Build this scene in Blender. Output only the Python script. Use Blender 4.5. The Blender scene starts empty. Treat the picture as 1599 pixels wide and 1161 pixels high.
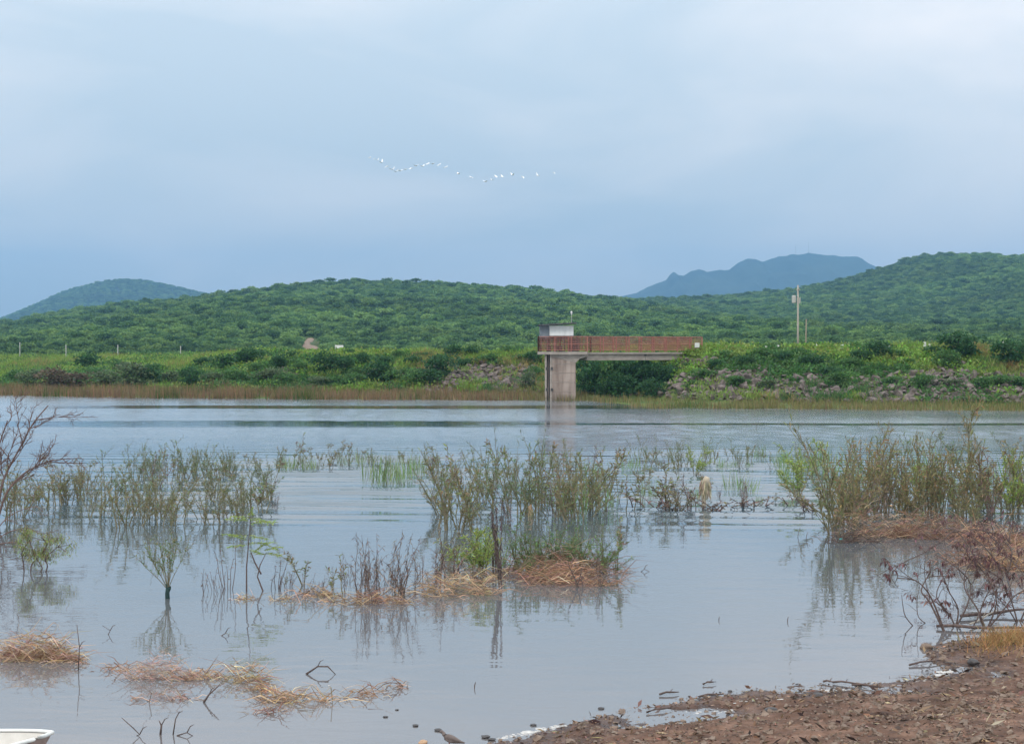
import bpy, bmesh, math, random
import numpy as np
from mathutils import Vector, Matrix, noise as mnoise

R = math.radians
scene = bpy.context.scene
col = scene.collection

# ------------------------------------------------------------------ camera
F = 2600.0          # focal length in photo pixels (photo 1599 wide)
CH = 4.0            # eye height above the water
HY = 545.0          # horizon row in the photo
cam_d = bpy.data.cameras.new('camera')
cam_d.sensor_width = 36.0
cam_d.lens = 36.0 * F / 1599.0
cam_d.shift_y = -(580.5 - HY) / 1599.0
cam_d.clip_start = 0.1
cam_d.clip_end = 30000
cam = bpy.data.objects.new('camera', cam_d)
cam.location = (0, 0, CH)
cam.rotation_euler = (R(90), 0, 0)
col.objects.link(cam)
scene.camera = cam

# ------------------------------------------------------------------ sky + sun
SUN_EL, SUN_AZ = 50.0, 205.0     # azimuth clockwise from +Y (behind the camera, to its left)
world = bpy.data.worlds.new('World')
scene.world = world
world.use_nodes = True
wt = world.node_tree
wt.nodes.clear()
def wn(t, **k):
    n = wt.nodes.new(t)
    for a, b in k.items():
        setattr(n, a, b)
    return n
wl = wt.links.new
w_out = wn('ShaderNodeOutputWorld')
w_bg = wn('ShaderNodeBackground')
w_bg.inputs['Strength'].default_value = 0.1
w_sky = wn('ShaderNodeTexSky', sky_type='NISHITA')
w_sky.sun_disc = False
w_sky.sun_elevation = R(SUN_EL)
w_sky.sun_rotation = R(SUN_AZ)
w_sky.air_density = 1.2
w_sky.dust_density = 1.5
w_tc = wn('ShaderNodeTexCoord')
w_map = wn('ShaderNodeMapping')
w_map.inputs['Scale'].default_value = (2.2, 2.2, 6.5)
w_map.inputs['Location'].default_value = (3.9, 0.2, 1.7)
w_n = wn('ShaderNodeTexNoise')
w_n.inputs['Scale'].default_value = 1.5
w_n.inputs['Detail'].default_value = 5.0
w_n.inputs['Roughness'].default_value = 0.5
w_n.inputs['Distortion'].default_value = 0.5
w_r = wn('ShaderNodeValToRGB')          # cloud deck: blue grey to pale
w_r.color_ramp.elements[0].position = 0.37
w_r.color_ramp.elements[0].color = (4.75, 5.45, 5.95, 1)
w_r.color_ramp.elements[1].position = 0.66
w_r.color_ramp.elements[1].color = (7.3, 7.15, 7.1, 1)
w_sep = wn('ShaderNodeSeparateXYZ')
w_el = wn('ShaderNodeMapRange')         # an overcast deck brightens towards the zenith
w_el.inputs['From Min'].default_value = 0.0
w_el.inputs['From Max'].default_value = 1.0
w_el.inputs['To Min'].default_value = 1.14
w_el.inputs['To Max'].default_value = 3.2
w_mul = wn('ShaderNodeMix', data_type='RGBA', blend_type='MULTIPLY')
w_mul.inputs['Factor'].default_value = 1.0
w_mix = wn('ShaderNodeMix', data_type='RGBA')
w_mix.inputs['Factor'].default_value = 0.86
wl(w_tc.outputs['Generated'], w_map.inputs['Vector'])
wl(w_map.outputs['Vector'], w_n.inputs['Vector'])
wl(w_n.outputs['Fac'], w_r.inputs['Fac'])
wl(w_tc.outputs['Generated'], w_sep.inputs[0])
wl(w_sep.outputs['Z'], w_el.inputs['Value'])
wl(w_r.outputs['Color'], w_mul.inputs[6])
wl(w_el.outputs['Result'], w_mul.inputs[7])
wl(w_sky.outputs['Color'], w_mix.inputs[6])
wl(w_mul.outputs[2], w_mix.inputs[7])
wl(w_mix.outputs[2], w_bg.inputs['Color'])
wl(w_bg.outputs[0], w_out.inputs['Surface'])

sun_d = bpy.data.lights.new('sun', 'SUN')
sun_d.energy = 1.5
sun_d.angle = R(12)
sun_d.color = (1.0, 0.95, 0.87)
sun = bpy.data.objects.new('sun', sun_d)
az, el = R(SUN_AZ), R(SUN_EL)
sdir = Vector((math.sin(az) * math.cos(el), math.cos(az) * math.cos(el), math.sin(el)))
sun.rotation_euler = sdir.to_track_quat('Z', 'Y').to_euler()
sun.location = (0, 0, 60)
col.objects.link(sun)

vs = scene.view_settings
vs.view_transform = 'Standard'
vs.look = 'None'
vs.exposure = 0.1
vs.gamma = 1.0
vs.use_curve_mapping = False
scene.render.engine = 'CYCLES'
try:
    scene.cycles.volume_bounces = 0
    scene.cycles.transparent_max_bounces = 8
except Exception:
    pass

# ------------------------------------------------------------------ helpers
def px(u, v, d):
    """photo pixel at depth d -> world point"""
    return Vector(((u - 799.5) / F * d, d, CH + (HY - v) / F * d))

def gp(u, v, z=0.0):
    """photo pixel of a point standing at height z -> world x, y"""
    d = (CH - z) * F / (v - HY)
    return ((u - 799.5) / F * d, d)

def ppm(v):
    """photo pixels per metre for something standing on the water at row v"""
    return (v - HY) / CH

def tag(o, label=None, cat=None, group=None, kind=None):
    if label: o['label'] = label
    if cat: o['category'] = cat
    if group: o['group'] = group
    if kind: o['kind'] = kind
    return o

def empty(name, loc=(0, 0, 0), rz=0.0, parent=None):
    o = bpy.data.objects.new(name, None)
    o.empty_display_size = 0.2
    o.location = loc
    o.rotation_euler = (0, 0, rz)
    o.parent = parent
    col.objects.link(o)
    return o

def link(name, mesh, mat=None, parent=None, loc=None):
    o = bpy.data.objects.new(name, mesh)
    if mat is not None and not mesh.materials:
        mesh.materials.append(mat)
    o.parent = parent
    if loc is not None:
        o.location = loc
    col.objects.link(o)
    return o

ORD = ['first', 'second', 'third', 'fourth', 'fifth', 'sixth', 'seventh', 'eighth', 'ninth', 'tenth',
       'eleventh', 'twelfth', 'thirteenth', 'fourteenth', 'fifteenth', 'sixteenth', 'seventeenth',
       'eighteenth', 'nineteenth', 'twentieth', 'twenty-first', 'twenty-second', 'twenty-third',
       'twenty-fourth', 'twenty-fifth', 'twenty-sixth', 'twenty-seventh', 'twenty-eighth', 'twenty-ninth', 'thirtieth']

class MB:
    """collects tubes, boxes and polygons into one mesh"""
    def __init__(self):
        self.v = []; self.f = []
    def poly(self, pts):
        n = len(self.v); self.v += [tuple(p) for p in pts]; self.f.append(tuple(range(n, n + len(pts))))
    def box(self, c, s, rz=0.0):
        cx, cy, cz = c; sx, sy, sz = s[0] / 2, s[1] / 2, s[2] / 2
        ca, sa = math.cos(rz), math.sin(rz)
        n = len(self.v)
        for dz in (-sz, sz):
            for dx, dy in ((-sx, -sy), (sx, -sy), (sx, sy), (-sx, sy)):
                self.v.append((cx + dx * ca - dy * sa, cy + dx * sa + dy * ca, cz + dz))
        for q in ((0, 3, 2, 1), (4, 5, 6, 7), (0, 1, 5, 4), (1, 2, 6, 5), (2, 3, 7, 6), (3, 0, 4, 7)):
            self.f.append(tuple(n + i for i in q))
    def tube(self, pts, rad, k=5):
        pts = [Vector(p) for p in pts]
        if not hasattr(rad, '__len__'):
            rad = [rad] * len(pts)
        n = len(self.v)
        m = len(pts)
        for i, p in enumerate(pts):
            t = (pts[min(i + 1, m - 1)] - pts[max(i - 1, 0)])
            if t.length < 1e-6: t = Vector((0, 0, 1))
            t.normalize()
            a = Vector((1, 0, 0)) if abs(t.x) < 0.8 else Vector((0, 1, 0))
            u = t.cross(a).normalized(); w = t.cross(u)
            for j in range(k):
                an = 2 * math.pi * j / k
                q = p + (u * math.cos(an) + w * math.sin(an)) * rad[i]
                self.v.append((q.x, q.y, q.z))
        for i in range(m - 1):
            for j in range(k):
                j2 = (j + 1) % k
                self.f.append((n + i * k + j, n + i * k + j2, n + (i + 1) * k + j2, n + (i + 1) * k + j))
        self.f.append(tuple(n + j for j in reversed(range(k))))
        self.f.append(tuple(n + (m - 1) * k + j for j in range(k)))
    def mesh(self, name, mat=None, smooth=False):
        me = bpy.data.meshes.new(name)
        me.from_pydata(self.v, [], self.f)
        if smooth:
            me.polygons.foreach_set('use_smooth', [True] * len(me.polygons))
        if mat is not None:
            me.materials.append(mat)
        me.update()
        return me
    def build(self, name, mat, parent=None, loc=None, smooth=False):
        return link(name, self.mesh(name, mat, smooth), None, parent, loc)

def quads_mesh(name, q, c=None, mat=None):
    """q (N,4,3) quads, c (N,3) colours -> mesh with colour attribute Col"""
    q = np.asarray(q, dtype=np.float32)
    n = len(q)
    me = bpy.data.meshes.new(name)
    me.vertices.add(n * 4)
    me.vertices.foreach_set('co', q.reshape(-1))
    me.loops.add(n * 4)
    me.loops.foreach_set('vertex_index', np.arange(n * 4, dtype=np.int32))
    me.polygons.add(n)
    me.polygons.foreach_set('loop_start', np.arange(0, n * 4, 4, dtype=np.int32))
    me.polygons.foreach_set('loop_total', np.full(n, 4, dtype=np.int32))
    if c is not None:
        a = me.color_attributes.new('Col', 'FLOAT_COLOR', 'POINT')
        cc = np.ones((n, 4, 4), dtype=np.float32)
        cc[:, :, :3] = np.asarray(c, dtype=np.float32)[:, None, :]
        a.data.foreach_set('color', cc.reshape(-1))
    if mat is not None:
        me.materials.append(mat)
    me.update(calc_edges=True)
    me.validate()
    return me

def unit(a):
    return a / np.maximum(np.linalg.norm(a, axis=-1, keepdims=True), 1e-9)

def leaf_quads(rng, pos, dirs, length, width, bend=0.0):
    """diamond leaves from pos along dirs"""
    n = len(pos)
    dirs = unit(dirs)
    r = unit(rng.normal(size=(n, 3)))
    side = unit(np.cross(dirs, r))
    L = (np.ones(n) * length if np.isscalar(length) else length)[:, None]
    W = (np.ones(n) * width if np.isscalar(width) else width)[:, None]
    mid = pos + dirs * L * 0.45
    tip = pos + dirs * L
    tip[:, 2] -= (bend * L[:, 0])
    return np.stack([pos, mid + side * W * 0.5, tip, mid - side * W * 0.5], axis=1)

def blade_quads(rng, pos, h, w, lean):
    """upright grass blades, each a narrow tapering quad"""
    n = len(pos)
    an = rng.uniform(0, 2 * np.pi, n)
    side = np.stack([np.cos(an), np.sin(an), np.zeros(n)], 1) * (w * 0.5)[:, None]
    la = rng.uniform(0, 2 * np.pi, n)
    off = np.stack([np.cos(la) * lean * h, np.sin(la) * lean * h, h], 1)
    return np.stack([pos - side, pos + side, pos + off + side * 0.25, pos + off - side * 0.25], 1)

def jitter_cols(rng, n, base, var=0.25, hue=0.08):
    base = np.asarray(base, dtype=float)
    if base.ndim == 2:
        b = base[rng.integers(0, len(base), n)]
    else:
        b = np.tile(base, (n, 1))
    m = np.exp(rng.normal(0, var, n))[:, None]
    h = np.exp(rng.normal(0, hue, (n, 3)))
    return np.clip(b * m * h, 0.003, 0.9)

# value noise on arrays
_prng = np.random.default_rng(7)
_tab = _prng.random((256, 256))
def vnoise(x, y):
    x = np.asarray(x, float); y = np.asarray(y, float)
    xi = np.floor(x).astype(int); yi = np.floor(y).astype(int)
    fx = x - xi; fy = y - yi
    fx = fx * fx * (3 - 2 * fx); fy = fy * fy * (3 - 2 * fy)
    a = _tab[xi & 255, yi & 255]; b = _tab[(xi + 1) & 255, yi & 255]
    c = _tab[xi & 255, (yi + 1) & 255]; d = _tab[(xi + 1) & 255, (yi + 1) & 255]
    return (a * (1 - fx) + b * fx) * (1 - fy) + (c * (1 - fx) + d * fx) * fy
def fbm(x, y, o=4):
    s = 0; a = 0.5; t = 0
    for i in range(o):
        s = s + a * vnoise(x * 2 ** i + 17.3 * i, y * 2 ** i + 9.1 * i); t += a; a *= 0.5
    return s / t

def sstep(t):
    t = np.clip(t, 0, 1)
    return t * t * (3 - 2 * t)

# ------------------------------------------------------------------ materials
def nmat(name):
    m = bpy.data.materials.new(name)
    m.use_nodes = True
    m.node_tree.nodes.clear()
    return m, m.node_tree, m.node_tree.links.new

def node(t, kind, **k):
    n = t.nodes.new(kind)
    for a, b in k.items():
        setattr(n, a, b)
    return n

def mat_leaf(name, transl=0.35, rough=0.6, spec=0.3):
    """leaves: colour from the mesh's own Col attribute"""
    m, t, L = nmat(name)
    out = node(t, 'ShaderNodeOutputMaterial')
    at = node(t, 'ShaderNodeVertexColor', layer_name='Col')
    p = node(t, 'ShaderNodeBsdfPrincipled')
    p.inputs['Roughness'].default_value = rough
    p.inputs['Specular IOR Level'].default_value = spec
    tr = node(t, 'ShaderNodeBsdfTranslucent')
    mx = node(t, 'ShaderNodeMixShader')
    mx.inputs[0].default_value = transl
    L(at.outputs['Color'], p.inputs['Base Color'])
    L(at.outputs['Color'], tr.inputs['Color'])
    L(p.outputs[0], mx.inputs[1]); L(tr.outputs[0], mx.inputs[2])
    L(mx.outputs[0], out.inputs['Surface'])
    return m

def mat_noise(name, c1, c2, scale=5.0, rough=0.8, detail=5.0, bump=0.0, bscale=None, stretch=(1, 1, 1), spec=0.3, lo=0.3, hi=0.7, c3=None):
    m, t, L = nmat(name)
    out = node(t, 'ShaderNodeOutputMaterial')
    p = node(t, 'ShaderNodeBsdfPrincipled')
    p.inputs['Roughness'].default_value = rough
    p.inputs['Specular IOR Level'].default_value = spec
    tc = node(t, 'ShaderNodeTexCoord')
    mp = node(t, 'ShaderNodeMapping'); mp.inputs['Scale'].default_value = stretch
    n = node(t, 'ShaderNodeTexNoise'); n.inputs['Scale'].default_value = scale; n.inputs['Detail'].default_value = detail
    n.inputs['Roughness'].default_value = 0.6
    r = node(t, 'ShaderNodeValToRGB')
    r.color_ramp.elements[0].position = lo; r.color_ramp.elements[0].color = (*c1, 1)
    r.color_ramp.elements[1].position = hi; r.color_ramp.elements[1].color = (*c2, 1)
    if c3:
        e = r.color_ramp.elements.new((lo + hi) / 2); e.color = (*c3, 1)
    L(tc.outputs['Object'], mp.inputs['Vector']); L(mp.outputs[0], n.inputs['Vector'])
    L(n.outputs['Fac'], r.inputs['Fac']); L(r.outputs['Color'], p.inputs['Base Color'])
    if bump:
        b = node(t, 'ShaderNodeBump'); b.inputs['Strength'].default_value = bump; b.inputs['Distance'].default_value = 0.05
        n2 = node(t, 'ShaderNodeTexNoise'); n2.inputs['Scale'].default_value = bscale or scale * 4; n2.inputs['Detail'].default_value = 6
        L(mp.outputs[0], n2.inputs['Vector']); L(n2.outputs['Fac'], b.inputs['Height']); L(b.outputs[0], p.inputs['Normal'])
    L(p.outputs[0], out.inputs['Surface'])
    return m

M_leaf = mat_leaf('leaf', 0.4)
M_dry = mat_leaf('dry_leaf', 0.2, 0.8, 0.15)
M_stem = mat_noise('green_stem', (0.10, 0.105, 0.055), (0.19, 0.155, 0.10), 14)
M_twig = mat_noise('dry_twig', (0.055, 0.038, 0.034), (0.14, 0.10, 0.088), 16)
M_redtwig = mat_noise('reddish_twig', (0.085, 0.052, 0.045), (0.17, 0.11, 0.09), 16)
M_bark = mat_noise('bark', (0.045, 0.04, 0.035), (0.11, 0.095, 0.08), 9, bump=0.4)
M_teal = mat_noise('wet_green_bark', (0.012, 0.03, 0.03), (0.025, 0.06, 0.055), 12)
def mat_pier():
    m, t, L = nmat('pier_concrete')
    out = node(t, 'ShaderNodeOutputMaterial'); p = node(t, 'ShaderNodeBsdfPrincipled'); p.inputs['Roughness'].default_value = 0.9
    tc = node(t, 'ShaderNodeTexCoord')
    def nz(sc, st, de=6):
        mp = node(t, 'ShaderNodeMapping'); mp.inputs['Scale'].default_value = st; L(tc.outputs['Object'], mp.inputs['Vector'])
        n = node(t, 'ShaderNodeTexNoise'); n.inputs['Scale'].default_value = sc; n.inputs['Detail'].default_value = de; L(mp.outputs[0], n.inputs['Vector']); return n.outputs['Fac']
    def ramp(f, a, ca, b, cb):
        r = node(t, 'ShaderNodeValToRGB'); r.color_ramp.elements[0].position = a; r.color_ramp.elements[0].color = (*ca, 1); r.color_ramp.elements[1].position = b; r.color_ramp.elements[1].color = (*cb, 1); L(f, r.inputs['Fac']); return r.outputs['Color']
    def mul(a, b):
        x = node(t, 'ShaderNodeMix', data_type='RGBA', blend_type='MULTIPLY'); x.inputs['Factor'].default_value = 1; L(a, x.inputs[6]); L(b, x.inputs[7]); return x.outputs[2]
    base = ramp(nz(0.9, (1, 1, .6)), .3, (0.25, 0.195, 0.165), .7, (0.42, 0.345, 0.30))
    runs = ramp(nz(3.2, (1, 1, .07), 4), .36, (.62, .58, .55), .6, (1, 1, 1))          # water runs down the face
    sep = node(t, 'ShaderNodeSeparateXYZ'); L(tc.outputs['Object'], sep.inputs[0])
    ad = node(t, 'ShaderNodeMath', operation='MULTIPLY_ADD'); L(nz(1.5, (1, 1, .3)), ad.inputs[0]); ad.inputs[1].default_value = .5; L(sep.outputs['Z'], ad.inputs[2])
    mr = node(t, 'ShaderNodeMapRange'); mr.inputs['From Max'].default_value = 1.0; L(ad.outputs[0], mr.inputs['Value'])
    tide = ramp(mr.outputs[0], .30, (.55, .56, .50), .75, (1, 1, 1))                     # stain left by higher water
    L(mul(mul(base, runs), tide), p.inputs['Base Color'])
    b = node(t, 'ShaderNodeBump'); b.inputs['Strength'].default_value = .4; b.inputs['Distance'].default_value = .04; L(nz(8, (1, 1, 1)), b.inputs['Height']); L(b.outputs[0], p.inputs['Normal'])
    L(p.outputs[0], out.inputs['Surface'])
    return m
M_conc = mat_pier()
M_conc2 = mat_noise('beam_concrete', (0.22, 0.19, 0.165), (0.40, 0.35, 0.31), 1.6, 0.9, 8, bump=0.2, bscale=9, stretch=(1, 1, 2.2))
M_red = mat_noise('rusty_red_paint', (0.25, 0.095, 0.072), (0.38, 0.17, 0.13), 3.0, 0.7)
M_white = mat_noise('white_painted_sheet', (0.55, 0.56, 0.56), (0.74, 0.75, 0.75), 2.2, 0.6, stretch=(1, 1, .4))
M_whitep = mat_noise('white_paint', (0.6, 0.6, 0.57), (0.78, 0.78, 0.75), 8.0, 0.6)
M_bluegrey = mat_noise('blue_grey_sheet', (0.12, 0.145, 0.17), (0.20, 0.225, 0.25), 2.0, 0.6)
M_dark = mat_noise('dark_steel', (0.035, 0.035, 0.038), (0.085, 0.08, 0.075), 6.0, 0.6)
M_roof = mat_noise('grey_roof_sheet', (0.05, 0.05, 0.055), (0.11, 0.11, 0.11), 3.0, 0.6)
M_pole = mat_noise('weathered_pole', (0.28, 0.25, 0.21), (0.42, 0.38, 0.33), 2.5, 0.85, stretch=(1, 1, .2))
M_greypole = mat_noise('grey_pole', (0.33, 0.33, 0.31), (0.46, 0.46, 0.43), 2.5, 0.8)
M_rock = mat_noise('riprap_stone', (0.065, 0.054, 0.049), (0.25, 0.205, 0.185), 1.6, 0.9, 8, bump=0.5, bscale=7, c3=(0.14, 0.112, 0.10))
M_stone = mat_noise('shore_stone', (0.12, 0.085, 0.065), (0.27, 0.20, 0.155), 9, 0.85, 6, bump=0.4, bscale=40)
M_darkstone = mat_noise('wet_dark_stone', (0.035, 0.032, 0.034), (0.08, 0.07, 0.066), 12, 0.45, 6)
M_palestone = mat_noise('pale_orange_stone', (0.36, 0.22, 0.13), (0.5, 0.34, 0.22), 12, 0.8, 6)
M_foam = mat_noise('foam', (0.32, 0.30, 0.28), (0.62, 0.61, 0.59), 18, 0.7)
M_bird = mat_noise('white_feather', (0.8, 0.8, 0.8), (0.88, 0.88, 0.87), 4, 0.7)
M_dovefeather = mat_noise('brown_grey_feather', (0.11, 0.085, 0.078), (0.19, 0.155, 0.14), 14, 0.8)

def mat_ground_bank():
    m, t, L = nmat('bank_earth')
    out = node(t, 'ShaderNodeOutputMaterial'); p = node(t, 'ShaderNodeBsdfPrincipled')
    p.inputs['Roughness'].default_value = 0.9; p.inputs['Specular IOR Level'].default_value = 0.2
    tc = node(t, 'ShaderNodeTexCoord')
    n = node(t, 'ShaderNodeTexNoise'); n.inputs['Scale'].default_value = 0.35; n.inputs['Detail'].default_value = 8
    r = node(t, 'ShaderNodeValToRGB')
    r.color_ramp.elements[0].position = 0.35; r.color_ramp.elements[0].color = (0.05, 0.10, 0.025, 1)
    r.color_ramp.elements[1].position = 0.72; r.color_ramp.elements[1].color = (0.16, 0.17, 0.06, 1)
    e = r.color_ramp.elements.new(0.52); e.color = (0.10, 0.13, 0.035, 1)
    b = node(t, 'ShaderNodeBump'); b.inputs['Strength'].default_value = 0.7; b.inputs['Distance'].default_value = 0.2
    n2 = node(t, 'ShaderNodeTexNoise'); n2.inputs['Scale'].default_value = 3; n2.inputs['Detail'].default_value = 6
    L(tc.outputs['Object'], n.inputs['Vector']); L(tc.outputs['Object'], n2.inputs['Vector'])
    L(n.outputs['Fac'], r.inputs['Fac']); L(r.outputs['Color'], p.inputs['Base Color'])
    L(n2.outputs['Fac'], b.inputs['Height']); L(b.outputs[0], p.inputs['Normal'])
    L(p.outputs[0], out.inputs['Surface'])
    return m
M_bank = mat_ground_bank()
M_hill = mat_noise('hill_soil', (0.035, 0.06, 0.02), (0.09, 0.11, 0.04), 0.02, 0.95, 8, spec=0.1)
M_mount = mat_noise('mountain_forest', (0.018, 0.032, 0.02), (0.05, 0.07, 0.04), 0.006, 0.95, 9, spec=0.1, bump=1.0, bscale=0.02)

def mat_mud():
    m, t, L = nmat('shore_mud')
    out = node(t, 'ShaderNodeOutputMaterial'); p = node(t, 'ShaderNodeBsdfPrincipled')
    tc = node(t, 'ShaderNodeTexCoord')
    n = node(t, 'ShaderNodeTexNoise'); n.inputs['Scale'].default_value = 2.2; n.inputs['Detail'].default_value = 10; n.inputs['Roughness'].default_value = 0.65
    r = node(t, 'ShaderNodeValToRGB')
    r.color_ramp.elements[0].position = 0.32; r.color_ramp.elements[0].color = (0.055, 0.034, 0.026, 1)
    r.color_ramp.elements[1].position = 0.70; r.color_ramp.elements[1].color = (0.27, 0.165, 0.118, 1)
    e = r.color_ramp.elements.new(0.5); e.color = (0.135, 0.077, 0.054, 1)
    # mud soaked by the water: darker and smoother up to a few cm above the level
    sep = node(t, 'ShaderNodeSeparateXYZ')
    mr = node(t, 'ShaderNodeMapRange'); mr.inputs['From Min'].default_value = 0.0; mr.inputs['From Max'].default_value = 0.07
    nm = node(t, 'ShaderNodeMix', data_type='RGBA', blend_type='MULTIPLY'); nm.inputs['Factor'].default_value = 1
    wr = node(t, 'ShaderNodeValToRGB')
    wr.color_ramp.elements[0].position = 0.0; wr.color_ramp.elements[0].color = (0.5, 0.47, 0.47, 1)
    wr.color_ramp.elements[1].position = 1.0; wr.color_ramp.elements[1].color = (1, 1, 1, 1)
    rr = node(t, 'ShaderNodeMapRange'); rr.inputs['From Max'].default_value = 0.8; rr.inputs['To Min'].default_value = 0.22; rr.inputs['To Max'].default_value = 0.9
    p.inputs['Specular IOR Level'].default_value = 0.2
    b = node(t, 'ShaderNodeBump'); b.inputs['Strength'].default_value = 1.0; b.inputs['Distance'].default_value = 0.05
    n2 = node(t, 'ShaderNodeTexNoise'); n2.inputs['Scale'].default_value = 14; n2.inputs['Detail'].default_value = 8
    L(tc.outputs['Object'], n.inputs['Vector']); L(tc.outputs['Object'], n2.inputs['Vector']); L(tc.outputs['Object'], sep.inputs[0])
    L(sep.outputs['Z'], mr.inputs['Value']); L(mr.outputs[0], wr.inputs['Fac']); L(mr.outputs[0], rr.inputs['Value'])
    L(n.outputs['Fac'], r.inputs['Fac']); L(r.outputs['Color'], nm.inputs[6]); L(wr.outputs['Color'], nm.inputs[7])
    L(nm.outputs[2], p.inputs['Base Color']); L(rr.outputs[0], p.inputs['Roughness'])
    L(n2.outputs['Fac'], b.inputs['Height']); L(b.outputs[0], p.inputs['Normal'])
    L(p.outputs[0], out.inputs['Surface'])
    return m
M_mud = mat_mud()

def mat_water():
    m, t, L = nmat('lake_water')
    out = node(t, 'ShaderNodeOutputMaterial')
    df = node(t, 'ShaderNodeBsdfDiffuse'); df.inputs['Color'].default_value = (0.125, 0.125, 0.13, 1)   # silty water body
    gl = node(t, 'ShaderNodeBsdfGlossy'); gl.inputs['Roughness'].default_value = 0.03; gl.inputs['Color'].default_value = (1, 1, 1, 1)
    fr = node(t, 'ShaderNodeFresnel'); fr.inputs['IOR'].default_value = 2.0
    mx = node(t, 'ShaderNodeMixShader')
    geo = node(t, 'ShaderNodeNewGeometry')
    sp = node(t, 'ShaderNodeSeparateXYZ'); L(geo.outputs['Position'], sp.inputs[0])
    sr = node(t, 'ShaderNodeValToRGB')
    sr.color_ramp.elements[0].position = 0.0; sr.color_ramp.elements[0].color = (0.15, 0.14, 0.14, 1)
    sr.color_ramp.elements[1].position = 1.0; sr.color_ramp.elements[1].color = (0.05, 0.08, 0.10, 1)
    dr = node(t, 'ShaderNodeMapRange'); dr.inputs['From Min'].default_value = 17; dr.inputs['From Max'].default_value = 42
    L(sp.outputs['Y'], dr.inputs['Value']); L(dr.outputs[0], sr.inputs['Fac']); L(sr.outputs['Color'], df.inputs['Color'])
    mp = node(t, 'ShaderNodeMapping'); mp.inputs['Scale'].default_value = (0.7, 1.6, 1)
    n = node(t, 'ShaderNodeTexNoise'); n.inputs['Scale'].default_value = 1.0; n.inputs['Detail'].default_value = 3.5; n.inputs['Distortion'].default_value = 0.3
    b = node(t, 'ShaderNodeBump'); b.inputs['Strength'].default_value = 1.0; b.inputs['Distance'].default_value = 0.009
    L(geo.outputs['Position'], mp.inputs['Vector']); L(mp.outputs[0], n.inputs['Vector']); L(n.outputs['Fac'], b.inputs['Height'])
    L(b.outputs[0], gl.inputs['Normal']); L(b.outputs[0], fr.inputs['Normal'])
    ra = node(t, 'ShaderNodeAttribute', attribute_name='ruffle'); L(ra.outputs['Fac'], gl.inputs['Roughness'])
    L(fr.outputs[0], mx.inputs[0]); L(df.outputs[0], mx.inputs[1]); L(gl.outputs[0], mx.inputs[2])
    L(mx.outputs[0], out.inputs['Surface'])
    return m
M_water = mat_water()

def mat_forest():
    m, t, L = nmat('forest_leaf')
    out = node(t, 'ShaderNodeOutputMaterial')
    p = node(t, 'ShaderNodeBsdfPrincipled'); p.inputs['Roughness'].default_value = 0.7; p.inputs['Specular IOR Level'].default_value = 0.2
    oi = node(t, 'ShaderNodeObjectInfo')
    r = node(t, 'ShaderNodeValToRGB')
    r.color_ramp.elements[0].position = 0.0; r.color_ramp.elements[0].color = (0.05, 0.115, 0.04, 1)
    r.color_ramp.elements[1].position = 1.0; r.color_ramp.elements[1].color = (0.20, 0.31, 0.085, 1)
    e = r.color_ramp.elements.new(0.55); e.color = (0.115, 0.215, 0.062, 1)
    geo = node(t, 'ShaderNodeNewGeometry')
    n = node(t, 'ShaderNodeTexNoise'); n.inputs['Scale'].default_value = 0.012; n.inputs['Detail'].default_value = 4
    mr = node(t, 'ShaderNodeMapRange'); mr.inputs['From Min'].default_value = 0.3; mr.inputs['From Max'].default_value = 0.7
    mr.inputs['To Min'].default_value = 0.72; mr.inputs['To Max'].default_value = 1.35
    mx = node(t, 'ShaderNodeMix', data_type='RGBA', blend_type='MULTIPLY'); mx.inputs['Factor'].default_value = 1
    L(geo.outputs['Position'], n.inputs['Vector']); L(n.outputs['Fac'], mr.inputs['Value'])
    L(oi.outputs['Random'], r.inputs['Fac']); L(r.outputs['Color'], mx.inputs[6]); L(mr.outputs[0], mx.inputs[7])
    tr = node(t, 'ShaderNodeBsdfTranslucent'); ms = node(t, 'ShaderNodeMixShader'); ms.inputs[0].default_value = 0.25
    L(mx.outputs[2], p.inputs['Base Color']); L(mx.outputs[2], tr.inputs['Color'])
    L(p.outputs[0], ms.inputs[1]); L(tr.outputs[0], ms.inputs[2]); L(ms.outputs[0], out.inputs['Surface'])
    return m
M_forest = mat_forest()

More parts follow.
